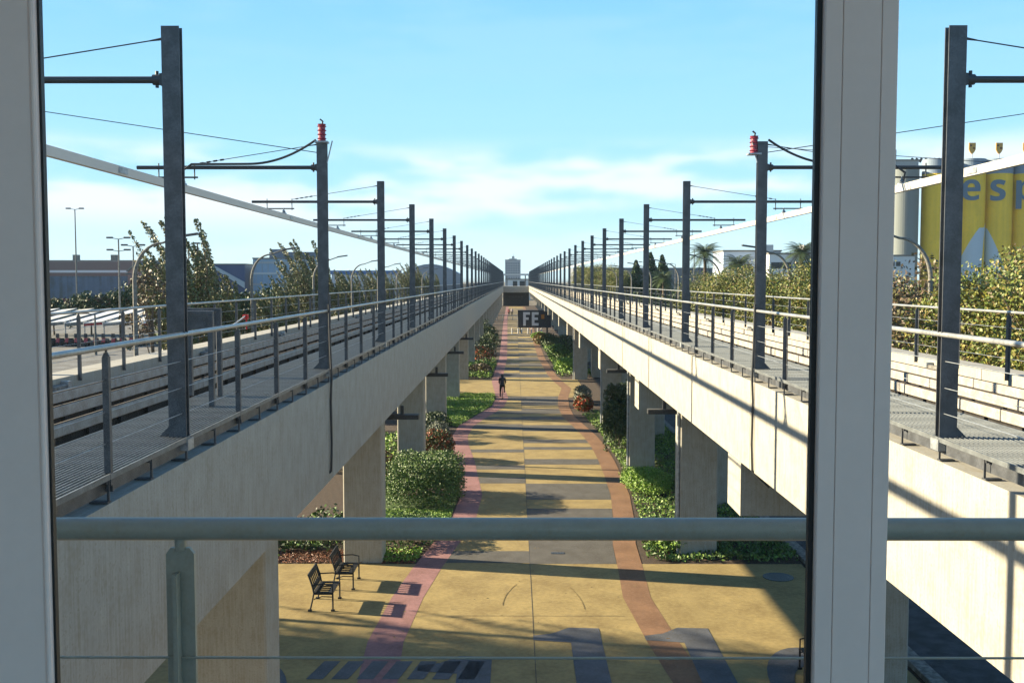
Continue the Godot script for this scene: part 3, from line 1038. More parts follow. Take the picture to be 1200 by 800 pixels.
	var wb := block("white_office", "white office building with flat roof and small rooftop boxes", Vector3(73, 0, -262), Vector3(19, 14.6, 12), mat(0.66, 0.66, 0.64), [[-9, 11, 5, 1.6], [-3, 11, 5, 1.6], [3, 11, 5, 1.6], [-9, 7, 5, 1.6], [-3, 7, 5, 1.6], [3, 7, 5, 1.6]])
	for x in [-8.6, 1.6, 5.4]:
		b = MB.new()
		b.box(Vector3(x, 15.9, 0), Vector3(2.2 if x < 0 else 2.8, 2.4, 4))
		put(b.done(M.white), "roof_box", wb)
	# silos
	var ysh := textured(mat(0.86, 0.56, 0.03, 0.6), noise_tex(71, 128, 0.3, 0.8, 0.8, 0.88, 1.0, Color(1, 1, 1)), 0.05)
	var gry := mat(0.17, 0.19, 0.18, 0.8)
	var blue := mat(0.17, 0.22, 0.28, 0.7)
	var defs := [[117.3, gry, 33.0], [126.6, ysh, 36.0], [137.2, ysh, 36.0], [145.3, ysh, 36.0], [153.4, ysh, 36.0]]
	for i in defs.size():
		var q = defs[i]
		var lab: String = ["plain grey-green silo beside the yellow silos", "yellow silo next to the plain grey one", "yellow silo bearing the blue letter e", "yellow silo bearing the blue letter s", "yellow silo bearing the blue letter p"][i]
		var t := thing("silo", Vector3(q[0], 0, -310.0), lab, "silo", "silos")
		var H: float = EYE + q[2]
		b = MB.new()
		b.lathe(Vector3.ZERO, [Vector2(4.05, 0), Vector2(4.05, H - 4.4), Vector2(0, H - 4.4)], 40)
		put(b.done(q[1]), "barrel", t)
		b = MB.new()
		b.lathe(Vector3.ZERO, [Vector2(4.04, H - 4.4), Vector2(4.04, H), Vector2(0, H)], 40)
		put(b.done(blue if i > 0 else gry), "top_band", t)
		if i >= 2:
			var tm := TextMesh.new()
			var f := SystemFont.new()
			f.font_names = PackedStringArray(["Droid Sans"])
			f.font_weight = 600
			tm.font = f
			tm.text = ["e", "s", "p"][i - 2]
			tm.font_size = 64
			tm.pixel_size = 0.165
			tm.depth = 0.3
			tm.material = mat(0.10, 0.16, 0.22, 0.7)
			var o := put(tm, "letter", t)
			# letters face the camera side of each barrel
			var dir := (Vector3(0, 0, 0) - Vector3(q[0], 0, -310.0)).normalized()
			o.position = dir * 4.05 + Vector3(0, EYE + 27.4, 0)
			o.rotation.y = atan2(dir.x, dir.z)
			var st := MB.new()
			st.tube([Vector3(0, H, 0), Vector3(0, H + 2.2, 0)], 0.12, -1, 6)
			put(st.done(M.galv), "finial_pole", t)
			var sh := MB.new()
			var spoly := PackedVector2Array([Vector2(-1.0, 3.4), Vector2(1.0, 3.4), Vector2(1.0, 1.4), Vector2(0.6, 0.6), Vector2(0, 0), Vector2(-0.6, 0.6), Vector2(-1.0, 1.4)])
			sh.prism(spoly, func(p, u): return Vector3(p.x, H + 1.6 + p.y, -0.2 + 0.4 * u))
			put(sh.done(mat(0.5, 0.28, 0.05, 0.5)), "gold_shield", t)
			sh = MB.new()
			for e in [[-0.45, 2.6], [0.45, 1.8]]:
				sh.box(Vector3(e[0], H + 1.6 + e[1], 0.22), Vector3(0.6, 0.5, 0.1))
			put(sh.done(mat(0.12, 0.05, 0.02)), "shield_mark", t)
		if i == 2 or i == 3:
			# halves of the painted pale pointed arch
			b = MB.new()
			for j in 16:
				var y0 := EYE - 8.0 + j * 25.0 / 16.0
				var y1 := y0 + 25.0 / 16.0
				var wide := 7.6 if i == 2 else 6.2
				for m in 10:
					var f3 := func(e: float, y: float) -> Vector3:
						var lin: float = wide * pow(clampf((EYE + 17.0 - y) / 13.0, 0.0, 1.0), 0.75)
						var an := acos(clampf(1.0 - minf(lin, 7.6) * e / 4.05, -1.0, 1.0))
						var a: float = 0.42 + an if i == 2 else PI + 0.42 - an
						return Vector3(cos(a) * 4.09, y, sin(a) * 4.09)
					b.quad(f3.call(m / 10.0, y0), f3.call((m + 1) / 10.0, y0), f3.call((m + 1) / 10.0, y1), f3.call(m / 10.0, y1))
			put(b.done(mat(0.42, 0.5, 0.55)), "painted_arch", t)
	var se := block("silo_head_house", "grey head house with stepped roof and railings by the silos", Vector3(116, 0, -322), Vector3(16, EYE + 36.5, 10), mat(0.25, 0.28, 0.3), [[-3, 37, 3, 2], [2, 37, 3, 2]])
	b = MB.new()
	b.box(Vector3(-3, EYE + 38.5, 0), Vector3(9, 3.0, 8))
	put(b.done(mat(0.16, 0.18, 0.2)), "upper_storey", se)
	b = MB.new()
	for i in 9:
		b.box(Vector3(7 + i * 1.4, EYE + 37.0, 2), Vector3(0.7, 1.4, 0.3), Basis(Vector3.BACK, -0.5))
	put(b.done(M.dark), "railing", se)
	block("site_office", "small white site office below the silos", Vector3(105, 0, -285), Vector3(9, EYE + 6.5, 8), mat(0.6, 0.6, 0.58), [[-2.2, 12, 1.2, 1.2], [-0.6, 12, 1.2, 1.2]])

# ------------------------------------------------------------------ street lamps
func lamp_mesh(h: float, reach: float) -> Array:
	var b := MB.new()
	var pts := [Vector3(0, 0, 0), Vector3(0, h * 0.5, 0), Vector3(0, h - 2.0, 0)]
	for i in 9:
		var a := (i + 1) / 9.0 * PI * 0.5
		pts.append(Vector3(reach * 0.62 * (1.0 - cos(a)), h - 2.0 + 1.75 * sin(a), 0))
	pts.append(Vector3(reach, h + 0.05, 0))
	b.tube(pts, 0.11, 0.045, 10)
	var pole := b.done(M.kerb)
	b = MB.new()
	b.bevel(Vector3(reach + 0.4, h + 0.12, 0), Vector3(0.95, 0.11, 0.26), 0.03, Basis(Vector3.BACK, 0.14))
	return [pole, b.done(M.steel)]

func build_lamps() -> void:
	var lm := lamp_mesh(10.2, 2.2)
	for s in [-1, 1]:
		for i in 9:
			var z: float = (26.9 + i * 21.6) if s < 0 else (21.0 + i * 21.9)
			if s > 0 and i == 0:
				continue
			var t := thing("street_lamp", Vector3(-18.0 if s < 0 else 17.4, 0, -z), "curved-arm street lamp along the road by " + ("the shaded viaduct" if s < 0 else "the sunlit viaduct"), "street lamp", "street lamps by " + ("the shaded viaduct" if s < 0 else "the sunlit viaduct"), 0.0 if s < 0 else PI)
			put(lm[0], "pole", t)
			put(lm[1], "lamp_head", t)
	# straight masts in the lorry park
	for q in [[-77.0, 180.0, 20.5, 2, "tall slender floodlight mast rising over the blue-grey warehouse"], [-52.5, 136.0, 13.6, 4, "floodlight mast with two tiers of lamps beside the pink sheds"], [-63.0, 170.0, 9.0, 1, "short lamp post with square head in front of the warehouse"], [-69.5, 150.0, 6.6, 1, "thin lamp post near the shelter with a bracket lantern"], [-50.2, 135.0, 12.6, 2, "thin twin-arm lamp mast beside the floodlight mast"], [-44.5, 140.0, 13.0, 2, "twin-arm lamp mast beside the office block"], [-57.0, 115.0, 5.2, 1, "pale lamp post standing before the shelter roof"], [-46.0, 112.0, 4.4, 1, "pale thin post before the dark scooters"], [47.0, 300.0, 12.8, 1, "thin lamp mast in front of the slate warehouse"], [33.0, 260.0, 12.6, 1, "thin pale mast by the orange band"], [42.0, 240.0, 15.4, 2, "lamp mast rising behind the cypress trees"]]:
		var t := thing("lamp_mast", Vector3(q[0], 0, -q[1]), q[4], "lamp mast")
		var b := MB.new()
		b.tube([Vector3.ZERO, Vector3(0, q[2], 0)], 0.17, 0.09, 8)
		put(b.done(M.kerb), "pole", t)
		for k in q[3]:
			b = MB.new()
			var sx := -1.0 if k % 2 == 0 else 1.0
			var yy: float = q[2] - (1.6 if k >= 2 else 0.0)
			b.tube([Vector3(0, yy, 0), Vector3(sx * 0.9, yy + 0.15, 0)], 0.05, -1, 6)
			b.bevel(Vector3(sx * 1.15, yy + 0.2, 0), Vector3(0.8, 0.22, 0.5), 0.04)
			put(b.done(M.steel), "lamp_head", t)

# ------------------------------------------------------------------ vegetation
func rdir() -> Vector3:
	var z := rng.randf_range(-1, 1)
	var a := rng.randf() * TAU
	var r := sqrt(1.0 - z * z)
	return Vector3(r * cos(a), z, r * sin(a))

func scatter_leaf(b: MB, p: Vector3, size: float, pal: Array) -> void:
	var c: Color = pal[rng.randi() % pal.size()]
	var k := rng.randf_range(0.65, 1.35)
	b.col = Color(c.r * k, c.g * k, c.b * k)
	var u := rdir()
	var w := u.cross(rdir()).normalized()
	var s := size * rng.randf_range(0.6, 1.25)
	b.leaf(p, u * s * 0.5, w * s * 0.32)

const GREEN := [Color(0.065, 0.130, 0.023), Color(0.091, 0.169, 0.033), Color(0.052, 0.098, 0.021), Color(0.117, 0.182, 0.039)]
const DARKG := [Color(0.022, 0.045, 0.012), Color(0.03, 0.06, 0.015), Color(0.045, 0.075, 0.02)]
const OLIVE := [Color(0.104, 0.130, 0.039), Color(0.130, 0.156, 0.052), Color(0.078, 0.104, 0.033), Color(0.169, 0.169, 0.065), Color(0.143, 0.117, 0.058)]
const PLANE := [Color(0.13, 0.16, 0.025), Color(0.17, 0.18, 0.03), Color(0.08, 0.115, 0.022), Color(0.20, 0.17, 0.03), Color(0.10, 0.14, 0.024), Color(0.14, 0.10, 0.03)]
const BROWNISH := [Color(0.12, 0.08, 0.045), Color(0.09, 0.06, 0.035), Color(0.11, 0.11, 0.035), Color(0.15, 0.11, 0.06)]
const REDBUSH := [Color(0.05, 0.08, 0.02), Color(0.06, 0.09, 0.02), Color(0.30, 0.05, 0.015), Color(0.09, 0.07, 0.02)]
const SILVER := [Color(0.16, 0.18, 0.13), Color(0.10, 0.12, 0.08), Color(0.2, 0.21, 0.17)]
const LIME := [Color(0.17, 0.29, 0.035), Color(0.22, 0.33, 0.045), Color(0.12, 0.22, 0.03)]

func bush(called: String, label: String, at: Vector3, rad: Vector3, n: int, size: float, pal: Array, group := "", boxy := 1.0, cat := "shrub") -> Node3D:
	var t := thing(called, at, label, cat, group)
	var ns := FastNoiseLite.new()
	ns.seed = rng.randi() % 1000
	ns.frequency = 0.9 / maxf(0.4, minf(rad.x, rad.z))
	var b := MB.new()
	b.tinted = true
	for i in n:
		var d := rdir()
		if boxy < 0.95:
			d = d / pow(pow(d.x, 4) + pow(d.y, 4) + pow(d.z, 4), 0.25)
		if d.y < -0.85:
			d.y = -d.y
		var p := Vector3(d.x * rad.x, d.y * rad.y, d.z * rad.z)
		var k := 1.0 + 0.28 * ns.get_noise_3d(p.x + at.x, p.y, p.z + at.z)
		k *= rng.randf_range(0.86, 1.04) if i % 4 else rng.randf_range(0.45, 0.9)
		p *= k
		p.y = maxf(rng.randf() * 0.12, p.y + rad.y * 0.9)
		scatter_leaf(b, p, size * (1.0 if i % 4 else 1.8), pal)
	put(b.done(M.leaf), "foliage", t)
	b = MB.new()
	for i in 5:
		var a := TAU * i / 5.0
		b.tube([Vector3(0, 0, 0), Vector3(cos(a) * rad.x * 0.5, rad.y * 1.1, sin(a) * rad.z * 0.5)], 0.03, 0.01, 5)
	put(b.done(M.bark), "stem", t)
	return t

# broad tree: limbs and clumps inside an ellipsoid crown
func broad_tree(called: String, label: String, group: String, h: float, rx: float, ry: float, clumps: int, per: int, size: float, pal: Array, cat := "tree") -> Node3D:
	var t := thing(called, Vector3.ZERO, label, cat, group)
	var b := MB.new()
	b.tube([Vector3(0, 0, 0), Vector3(rng.randf_range(-0.2, 0.2), h * 0.3, rng.randf_range(-0.2, 0.2)), Vector3(0, h * 0.75, 0)], 0.16, 0.05, 8)
	put(b.done(M.bark), "trunk", t)
	var cr := MB.new()
	cr.tinted = true
	var lb := MB.new()
	for i in clumps:
		var d := rdir()
		if d.y < -0.5:
			d.y = -d.y
		var rr := pow(rng.randf(), 0.4)
		var c := Vector3(d.x * rx * rr, h - ry + d.y * ry * rr, d.z * rx * rr) * Vector3(1, rng.randf_range(0.93, 1.05), 1)
		if i % 3 == 0:
			var base := Vector3(0, lerpf(h * 0.25, h * 0.6, rng.randf()), 0)
			lb.tube([base, base.lerp(c, 0.5) + Vector3(0, 0.2, 0), c], 0.05, 0.012, 5)
		var cs := rng.randf_range(0.55, 1.0) * rx * 0.42
		for j in per:
			var q := rdir() * pow(rng.randf(), 0.45) * cs
			scatter_leaf(cr, c + Vector3(q.x, q.y * 0.75, q.z), size, pal)
	put(lb.done(M.bark), "limb", t)
	put(cr.done(M.leaf), "crown", t)
	return t

# wind-blown poplar: upswept limbs clothed with leaves, tips bent to one side
func poplar(label: String, group: String, h: float, limbs: int, per: int, size: float, pal: Array) -> Node3D:
	var t := thing("poplar_tree", Vector3.ZERO, label, "tree", group)
	var b := MB.new()
	b.tube([Vector3.ZERO, Vector3(0.1, h * 0.45, 0), Vector3(0.2, h * 0.85, 0)], 0.2, 0.04, 8)
	put(b.done(M.bark), "trunk", t)
	var lb := MB.new()
	var cr := MB.new()
	cr.tinted = true
	for i in limbs:
		var a := rng.randf() * TAU
		var y0 := h * rng.randf_range(0.12, 0.6)
		var ln := (h - y0) * rng.randf_range(0.5, 0.98)
		var out := rng.randf_range(0.5, 1.0) * h * 0.2
		var pts := []
		for j in 6:
			var u := j / 5.0
			pts.append(Vector3(cos(a) * out * sqrt(u) - u * u * h * 0.13, y0 + ln * u, sin(a) * out * sqrt(u)))
		lb.tube(pts, 0.05, 0.012, 5)
		for j in per:
			var u := rng.randf_range(0.15, 1.0)
			var k := int(u * 4.999)
			var p: Vector3 = (pts[k] as Vector3).lerp(pts[k + 1], u * 5.0 - k)
			var sp := lerpf(0.7, 0.16, u) * h * 0.06
			scatter_leaf(cr, p + rdir() * pow(rng.randf(), 0.6) * sp, size, pal)
	put(lb.done(M.bark), "limb", t)
	put(cr.done(M.leaf), "crown", t)
	return t

func palm(label: String, group: String, h: float, reach: float) -> Node3D:
	var t := thing("palm_tree", Vector3.ZERO, label, "palm tree", group)
	var b := MB.new()
	var pts := []
	for i in 8:
		pts.append(Vector3(sin(i * 0.5) * 0.06, h * i / 7.0, 0))
	b.tube(pts, 0.28, 0.2, 9)
	put(b.done(M.bark), "trunk", t)
	var cr := MB.new()
	cr.tinted = true
	for i in 34:
		var a := TAU * i * 0.382 + rng.randf() * 0.3
		var el := lerpf(1.25, -0.55, i / 33.0)
		var out := Vector3(cos(a), 0, sin(a))
		var prev := Vector3(0, h, 0)
		var side := Vector3(-sin(a), 0, cos(a))
		for j in 11:
			var u := (j + 1) / 11.0
			var p := Vector3(0, h, 0) + out * reach * u * cos(el * (1.0 - 0.3 * u)) + Vector3.UP * (reach * u * sin(el) - reach * 0.55 * u * u)
			cr.col = Color(0.06, 0.085, 0.025) * rng.randf_range(0.6, 1.4)
			cr.quad(prev - side * 0.02, prev + side * 0.02, p + side * 0.02, p - side * 0.02)
			var ll := reach * 0.2 * sin(PI * clampf(u * 0.85 + 0.12, 0, 1)) + 0.06
			for sd in [-1.0, 1.0]:
				for e in 2:
					var q := prev.lerp(p, 0.5 * e)
					var tip: Vector3 = q + side * sd * ll + out * ll * 0.5 - Vector3.UP * ll * 0.35
					cr.col = Color(0.05, 0.075, 0.022) * rng.randf_range(0.5, 1.5)
					cr.quad(q, q + (p - prev) * 0.32, tip + (p - prev) * 0.06, tip)
			prev = p
	put(cr.done(M.leaf), "crown", t)
	return t

func cypress(label: String, h: float, r: float) -> Node3D:
	var t := thing("cypress_tree", Vector3.ZERO, label, "cypress tree", "cypress trees")
	var b := MB.new()
	b.tube([Vector3.ZERO, Vector3(0, h * 0.8, 0)], 0.2, 0.05, 6)
	put(b.done(M.bark), "trunk", t)
	var cr := MB.new()
	cr.tinted = true
	for i in 3600:
		var u := pow(rng.randf(), 0.8)
		var a := rng.randf() * TAU
		var w := r * sin(PI * clampf(0.12 + u * 0.86, 0, 1)) * (0.8 + 0.3 * sin(a * 3.0 + u * 9.0)) * rng.randf_range(0.4, 1.0)
		scatter_leaf(cr, Vector3(cos(a) * w, h * (0.08 + 0.92 * u), sin(a) * w), 0.5, DARKG)
	put(cr.done(M.leaf), "crown", t)
	return t

func build_trees() -> void:
	# poplars along the road by the shaded viaduct
	var gp := "poplars by the shaded viaduct"
	var lab := "wind-bent grey-green poplar beside the road by the shaded viaduct"
	var pv := [poplar(lab, gp, 12.4, 40, 300, 0.2, OLIVE), poplar(lab, gp, 11.2, 38, 300, 0.21, OLIVE), poplar(lab, gp, 10.4, 34, 300, 0.22, OLIVE)]
	var ps := [[-20.6, 66.0, 0, 1.0], [-21.6, 71.5, 1, 0.95], [-19.8, 61.5, 2, 0.8], [-19.6, 99.0, 0, 0.99], [-20.2, 108.0, 1, 1.0], [-20.0, 86.0, 2, 0.72], [-22.5, 69.0, 2, 0.95], [-21.5, 76.5, 1, 0.8], [-20.2, 92.0, 1, 0.78], [-20.5, 119.0, 1, 0.85], [-20.0, 131.0, 2, 0.92], [-20.4, 143.0, 0, 0.8], [-20.0, 156.0, 1, 0.9], [-20.6, 170.0, 2, 0.95], [-20, 190, 0, 0.85], [-20, 206, 0, 0.95], [-20.6, 214.0, 1, 0.9], [-20, 238.0, 2, 1.0], [-20, 262.0, 1, 0.9]]
	var seen := {}
	for i in ps.size():
		var q = ps[i]
		var at := Vector3(q[0], 0, -q[1])
		if not seen.has(q[2]):
			seen[q[2]] = true
			pv[q[2]].position = at
			pv[q[2]].scale = Vector3.ONE * q[3]
		else:
			copy(pv[q[2]], "poplar_tree", at, rng.randf_range(-0.4, 0.4), q[3])
	var thin := broad_tree("bare_tree", "thin half-bare brownish tree beside the shelter", "", 9.0, 1.6, 3.6, 24, 40, 0.25, BROWNISH)
	thin.position = Vector3(-20.2, 0, -57.0)
	# dense round trees in the lorry park
	for q in [[-63.0, 152.0, 6.4, 3.8], [-57.5, 154.0, 7.0, 4.0], [-69.0, 153.0, 5.4, 3.2], [-54.0, 160.0, 7.0, 3.6]]:
		var t := broad_tree("round_tree", "dense dark round-crowned tree behind the white shelter roof", "round trees behind the shelter", q[2], q[3], 2.6, 46, 60, 0.45, DARKG)
		t.position = Vector3(q[0], 0, -q[1])
	for q in [[-49.5, 146.0, 6.6], [-46.5, 150.0, 6.0]]:
		var t := palm("low feathery palm beside the pink gabled sheds", "palms by the pink sheds", q[2], 2.6)
		t.position = Vector3(q[0], 0, -q[1])
	# hedge-like dark trees under the poplars
	for q in [[-24.0, 78.0], [-24.5, 92.0], [-25.0, 112.0], [-24.0, 128.0], [-25.0, 150.0], [-26.0, 104.0]]:
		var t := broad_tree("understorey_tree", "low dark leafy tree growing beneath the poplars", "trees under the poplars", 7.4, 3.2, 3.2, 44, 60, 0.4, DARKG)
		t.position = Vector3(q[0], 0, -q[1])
	# plane trees by the sunlit viaduct
	var gq := "plane trees by the sunlit viaduct"
	var ql := "yellow-green plane tree crowding the rail of the sunlit viaduct"
	var qv := [broad_tree("plane_tree", ql, gq, 9.3, 2.7, 3.6, 110, 150, 0.145, PLANE), broad_tree("plane_tree", ql, gq, 9.6, 2.6, 3.8, 110, 150, 0.15, PLANE), broad_tree("plane_tree", ql, gq, 8.8, 2.5, 3.2, 100, 150, 0.155, PLANE)]
	var qs := [[17.0, 31.0, 0, 0.98], [18.2, 35.2, 1, 0.96], [17.6, 39.0, 2, 0.95], [19.3, 38.5, 1, 0.9], [17.8, 58.0, 0, 0.98], [18.5, 64.0, 1, 1.0], [17.5, 69.5, 2, 1.0], [18.4, 75.5, 0, 1.0], [17.6, 83.0, 1, 1.0], [18.6, 91.0, 2, 1.02], [18.0, 99.0, 0, 0.95], [19.0, 52.0, 2, 0.95], [21.0, 60.0, 1, 0.95], [21.5, 72.0, 0, 0.98], [22.0, 85.0, 2, 0.98], [18.4, 180.0, 1, 1.1], [18.8, 205.0, 0, 1.2], [19, 240, 1, 1.3], [18.5, 275, 2, 1.4]]
	seen = {}
	for q in qs:
		var at := Vector3(q[0], 0, -q[1])
		if not seen.has(q[2]):
			seen[q[2]] = true
			qv[q[2]].position = at
		else:
			copy(qv[q[2]], "plane_tree", at, rng.randf() * TAU, q[3])
	var bt := broad_tree("brown_tree", "half-bare brownish tree among the plane trees below the silos", "", 9.2, 2.3, 3.4, 70, 60, 0.2, BROWNISH)
	bt.position = Vector3(17.3, 0, -44.5)
	for q in [[24.5, 132.0, 11.8, "tall palm rising above the plane trees before the pale blue block"], [27.5, 126.0, 10.2, "middle palm between the plane trees in front of the white office"], [33.5, 120.0, 11.5, "palm standing against the white office wall"], [25.0, 172.0, 8.6, "short bushy palm beside the cypress trees"]]:
		var t := palm(q[3], "palms by the sunlit viaduct", q[2], 2.9)
		t.position = Vector3(q[0], 0, -q[1])
	for q in [[21.3, 180.0, 11.6, 1.9, "single dark cypress standing apart from the pair"], [24.0, 181.0, 13.0, 1.7, "slim dark cypress, taller of a touching pair"], [26.3, 183.0, 12.6, 1.9, "fuller dark cypress of the touching pair"]]:
		var t := cypress(q[4], q[2], q[3])
		t.position = Vector3(q[0], 0, -q[1])
	for q in [[30.0, 190.0], [26.0, 165.0], [34.0, 170.0], [20.0, 150.0], [19.5, 165.0]]:
		var t := broad_tree("dark_shrub_tree", "low dark tree between the cypresses and the palms", "dark low trees by the cypresses", 6.4, 2.8, 2.6, 36, 50, 0.4, DARKG)
		t.position = Vector3(q[0], 0, -q[1])
	# trees beyond the window edge whose shade falls over the near plaza
	var pt := palm("tall palm whose frond shade falls on the near plaza", "palms shading the near plaza", 8.3, 2.9)
	pt.position = Vector3(-21.5, 0, -26.0)
	var p2 := copy(pt, "palm_tree", Vector3(-27.0, 0, -26.5), 1.1)
	copy(pt, "palm_tree", Vector3(-17.0, 0, -25.4), 2.3)
	copy(pt, "palm_tree", Vector3(-24.0, 0, -25.4), 0.4)
	p2.set_meta("label", "tall palm whose frond shade falls on the near plaza")
	for q in [[-19.5, 23.0], [-24.5, 23.3], [-14.8, 22.2], [-29.5, 24.0]]:
		var t := broad_tree("shade_tree", "leafy tree whose dense shade covers the nearest paving", "trees shading the near plaza", 8.2, 2.9, 3.0, 70, 60, 0.3, GREEN)
		t.position = Vector3(q[0], 0, -q[1])

func cover(called: String, label: String, poly: Array, n: int, h: float, size: float, pal: Array, cat := "ground cover") -> void:
	var pl := PackedVector2Array()
	var lo := Vector2(1e9, 1e9)
	var hi := Vector2(-1e9, -1e9)
	for p in poly:
		var q := Vector2(p[0], p[1])
		pl.append(q)
		lo = lo.min(q); hi = hi.max(q)
	var b := MB.new()
	b.tinted = true
	var ns := FastNoiseLite.new()
	ns.frequency = 0.6
	var k := 0
	var tries := 0
	while k < n and tries < n * 6:
		tries += 1
		var q := Vector2(rng.randf_range(lo.x, hi.x), rng.randf_range(lo.y, hi.y))
		if not Geometry2D.is_point_in_polygon(q, pl):
			continue
		var hh := h * clampf(0.65 + 0.8 * ns.get_noise_2d(q.x, q.y), 0.15, 1.4)
		scatter_leaf(b, Vector3(q.x, hh * pow(rng.randf(), 0.5), -q.y), size, pal)
		k += 1
	tag(put(b.done(M.leaf), called), label, cat, "", "stuff")

func build_planting() -> void:
	# shaded side beds
	cover("ivy_cover", "glossy ivy bank behind the two benches", [[-9.2, 30.3], [-4.9, 30.3], [-4.9, 33.5], [-9.2, 33.5]], 4200, 0.75, 0.13, GREEN + DARKG, "ivy")
	cover("low_cover", "low bright green creeper edging the mulch", [[-4.6, 29.3], [-2.9, 29.3], [-2.75, 30.4], [-4.4, 30.6]], 1300, 0.22, 0.09, LIME, "creeper")
	cover("edge_grass", "grass tufts at the near edge of the mulch bed", [[-9.2, 29.3], [-7.0, 29.3], [-7.0, 30.1], [-9.2, 30.1]], 500, 0.2, 0.09, LIME, "grass")
	bush("hedge", "dark clipped hedge beside the pier next to the benches", Vector3(-3.25, 0, -31.6), Vector3(0.8, 0.45, 1.0), 2600, 0.09, GREEN, "", 0.7, "hedge")
	bush("large_hedge", "large rounded clipped hedge beside the pink band", Vector3(-3.35, 0, -37.9), Vector3(1.4, 0.85, 1.9), 22000, 0.075, GREEN + [Color(0.10, 0.14, 0.05)], "", 0.45, "hedge")
	cover("lawn_grass", "short sunlit lawn in front of the large hedge", [[-5.0, 34.2], [-2.2, 34.2], [-2.2, 36.2], [-5.0, 36.2]], 7000, 0.07, 0.05, LIME, "grass")
	cover("bed_grass", "bright green grass bed bulging toward the pink band", [[-5.4, 57.0], [-3.2, 56.8], [-2.45, 61.2], [-1.5, 66], [-1.3, 70.5], [-1.55, 73.4], [-5.4, 73.8]], 22000, 0.22, 0.075, LIME, "grass")
	bush("flowering_shrub", "shrub with rust-red flowers behind the large hedge", Vector3(-3.5, 0, -46.3), Vector3(0.75, 0.75, 1.0), 3200, 0.10, REDBUSH, "red flowering shrubs")
	bush("silver_shrub", "round silvery purple shrub near the flowering shrub", Vector3(-3.9, 0, -51.5), Vector3(0.65, 0.55, 0.7), 1800, 0.09, SILVER)
	bush("dark_shrub", "dark shrub at the corner of the bright grass bed", Vector3(-4.4, 0, -55.2), Vector3(0.9, 0.55, 0.9), 1600, 0.11, DARKG)
	bush("flowering_shrub", "red flowering shrub between two shaded piers", Vector3(-5.9, 0, -42.0), Vector3(1.0, 0.7, 1.4), 2200, 0.11, REDBUSH, "red flowering shrubs")
	cover("pier_grass", "tall lime grass seen between two piers of the shaded viaduct", [[-8.5, 43], [-4.9, 43], [-4.9, 52], [-8.5, 52]], 3000, 0.7, 0.15, LIME, "grass")
	cover("far_bed", "mixed green bed beyond the yellow plaza on the shaded side", [[-5.0, 85.0], [-1.95, 85.0], [-1.75, 100.0], [-5.0, 100.0]], 5500, 0.6, 0.18, GREEN + LIME, "ground cover")
	var i := 0
	for q in [[-3.0, 88.5, 1.0, 0.5, BROWNISH], [-3.2, 103.0, 1.3, 0.8, REDBUSH], [-3.3, 112.0, 1.2, 0.9, DARKG], [-3.0, 122.0, 1.3, 1.0, DARKG], [-3.9, 128.0, 1.2, 1.7, DARKG], [-3.4, 140.0, 1.2, 1.0, DARKG]]:
		bush("border_shrub", ["brownish low shrub at the start of the far shaded bed", "reddish shrub in the far shaded bed", "dark round shrub past the reddish shrub", "dark shrub lower than the upright one behind it", "tall upright dark shrub against the shaded piers", "farthest dark shrub along the shaded piers"][i], Vector3(q[0], 0, -q[1]), Vector3(q[2], q[3], q[2] * 1.6), 1500, 0.16, q[4], "border shrubs")
		i += 1
	# sunlit viaduct side
	cover("slope_cover", "bright ground cover along the brown band under the sunlit viaduct", [[4.2, 33.5], [8.3, 33.5], [8.3, 62], [4.1, 62], [4.5, 55], [4.65, 47], [4.6, 42]], 32000, 0.36, 0.09, LIME + GREEN, "ground cover")
	bush("mound_shrub", "clipped light green mound beside the sunlit viaduct pier", Vector3(5.2, 0, -39.8), Vector3(1.0, 0.42, 1.9), 8500, 0.07, LIME)
	bush("mound_shrub", "leafy green shrub at the corner of the plaza by the pier", Vector3(4.75, 0, -31.0), Vector3(0.75, 0.42, 1.1), 3600, 0.10, GREEN + LIME)
	cover("corner_grass", "dark grass along the plaza edge under the sunlit viaduct", [[3.9, 29.4], [8.3, 29.4], [8.3, 33.5], [4.0, 33.5]], 5500, 0.3, 0.12, GREEN, "grass")
	var iv := bush("ivy_pillar", "dark ivy climbing the pier of the sunlit viaduct", Vector3(5.0, 0, -49.0), Vector3(0.7, 1.5, 0.8), 4200, 0.12, DARKG, "", 0.9, "ivy")
	iv.scale = Vector3(1, 1.1, 1)
	bush("ivy_pillar", "low dark bush behind the ivy on the sunlit side", Vector3(5.6, 0, -53.0), Vector3(0.9, 0.8, 1.4), 2200, 0.12, DARKG, "", 0.9, "ivy")
	bush("flowering_shrub", "scarlet flowering shrub at the brown band corner", Vector3(4.35, 0, -64.0), Vector3(0.6, 0.5, 0.9), 2200, 0.12, [Color(0.40, 0.06, 0.012), Color(0.05, 0.08, 0.02), Color(0.3, 0.04, 0.01), Color(0.07, 0.1, 0.02)], "red flowering shrubs")
	bush("silver_shrub", "silvery shrub just behind the scarlet flowers", Vector3(4.5, 0, -67.5), Vector3(0.6, 0.65, 0.9), 1500, 0.12, SILVER)
	cover("far_sunny_bed", "green bed past the plaza on the sunlit viaduct side", [[3.7, 86.0], [6.6, 86.0], [6.6, 140.0], [3.3, 140.0]], 7500, 0.7, 0.2, GREEN + LIME, "ground cover")
	i = 0
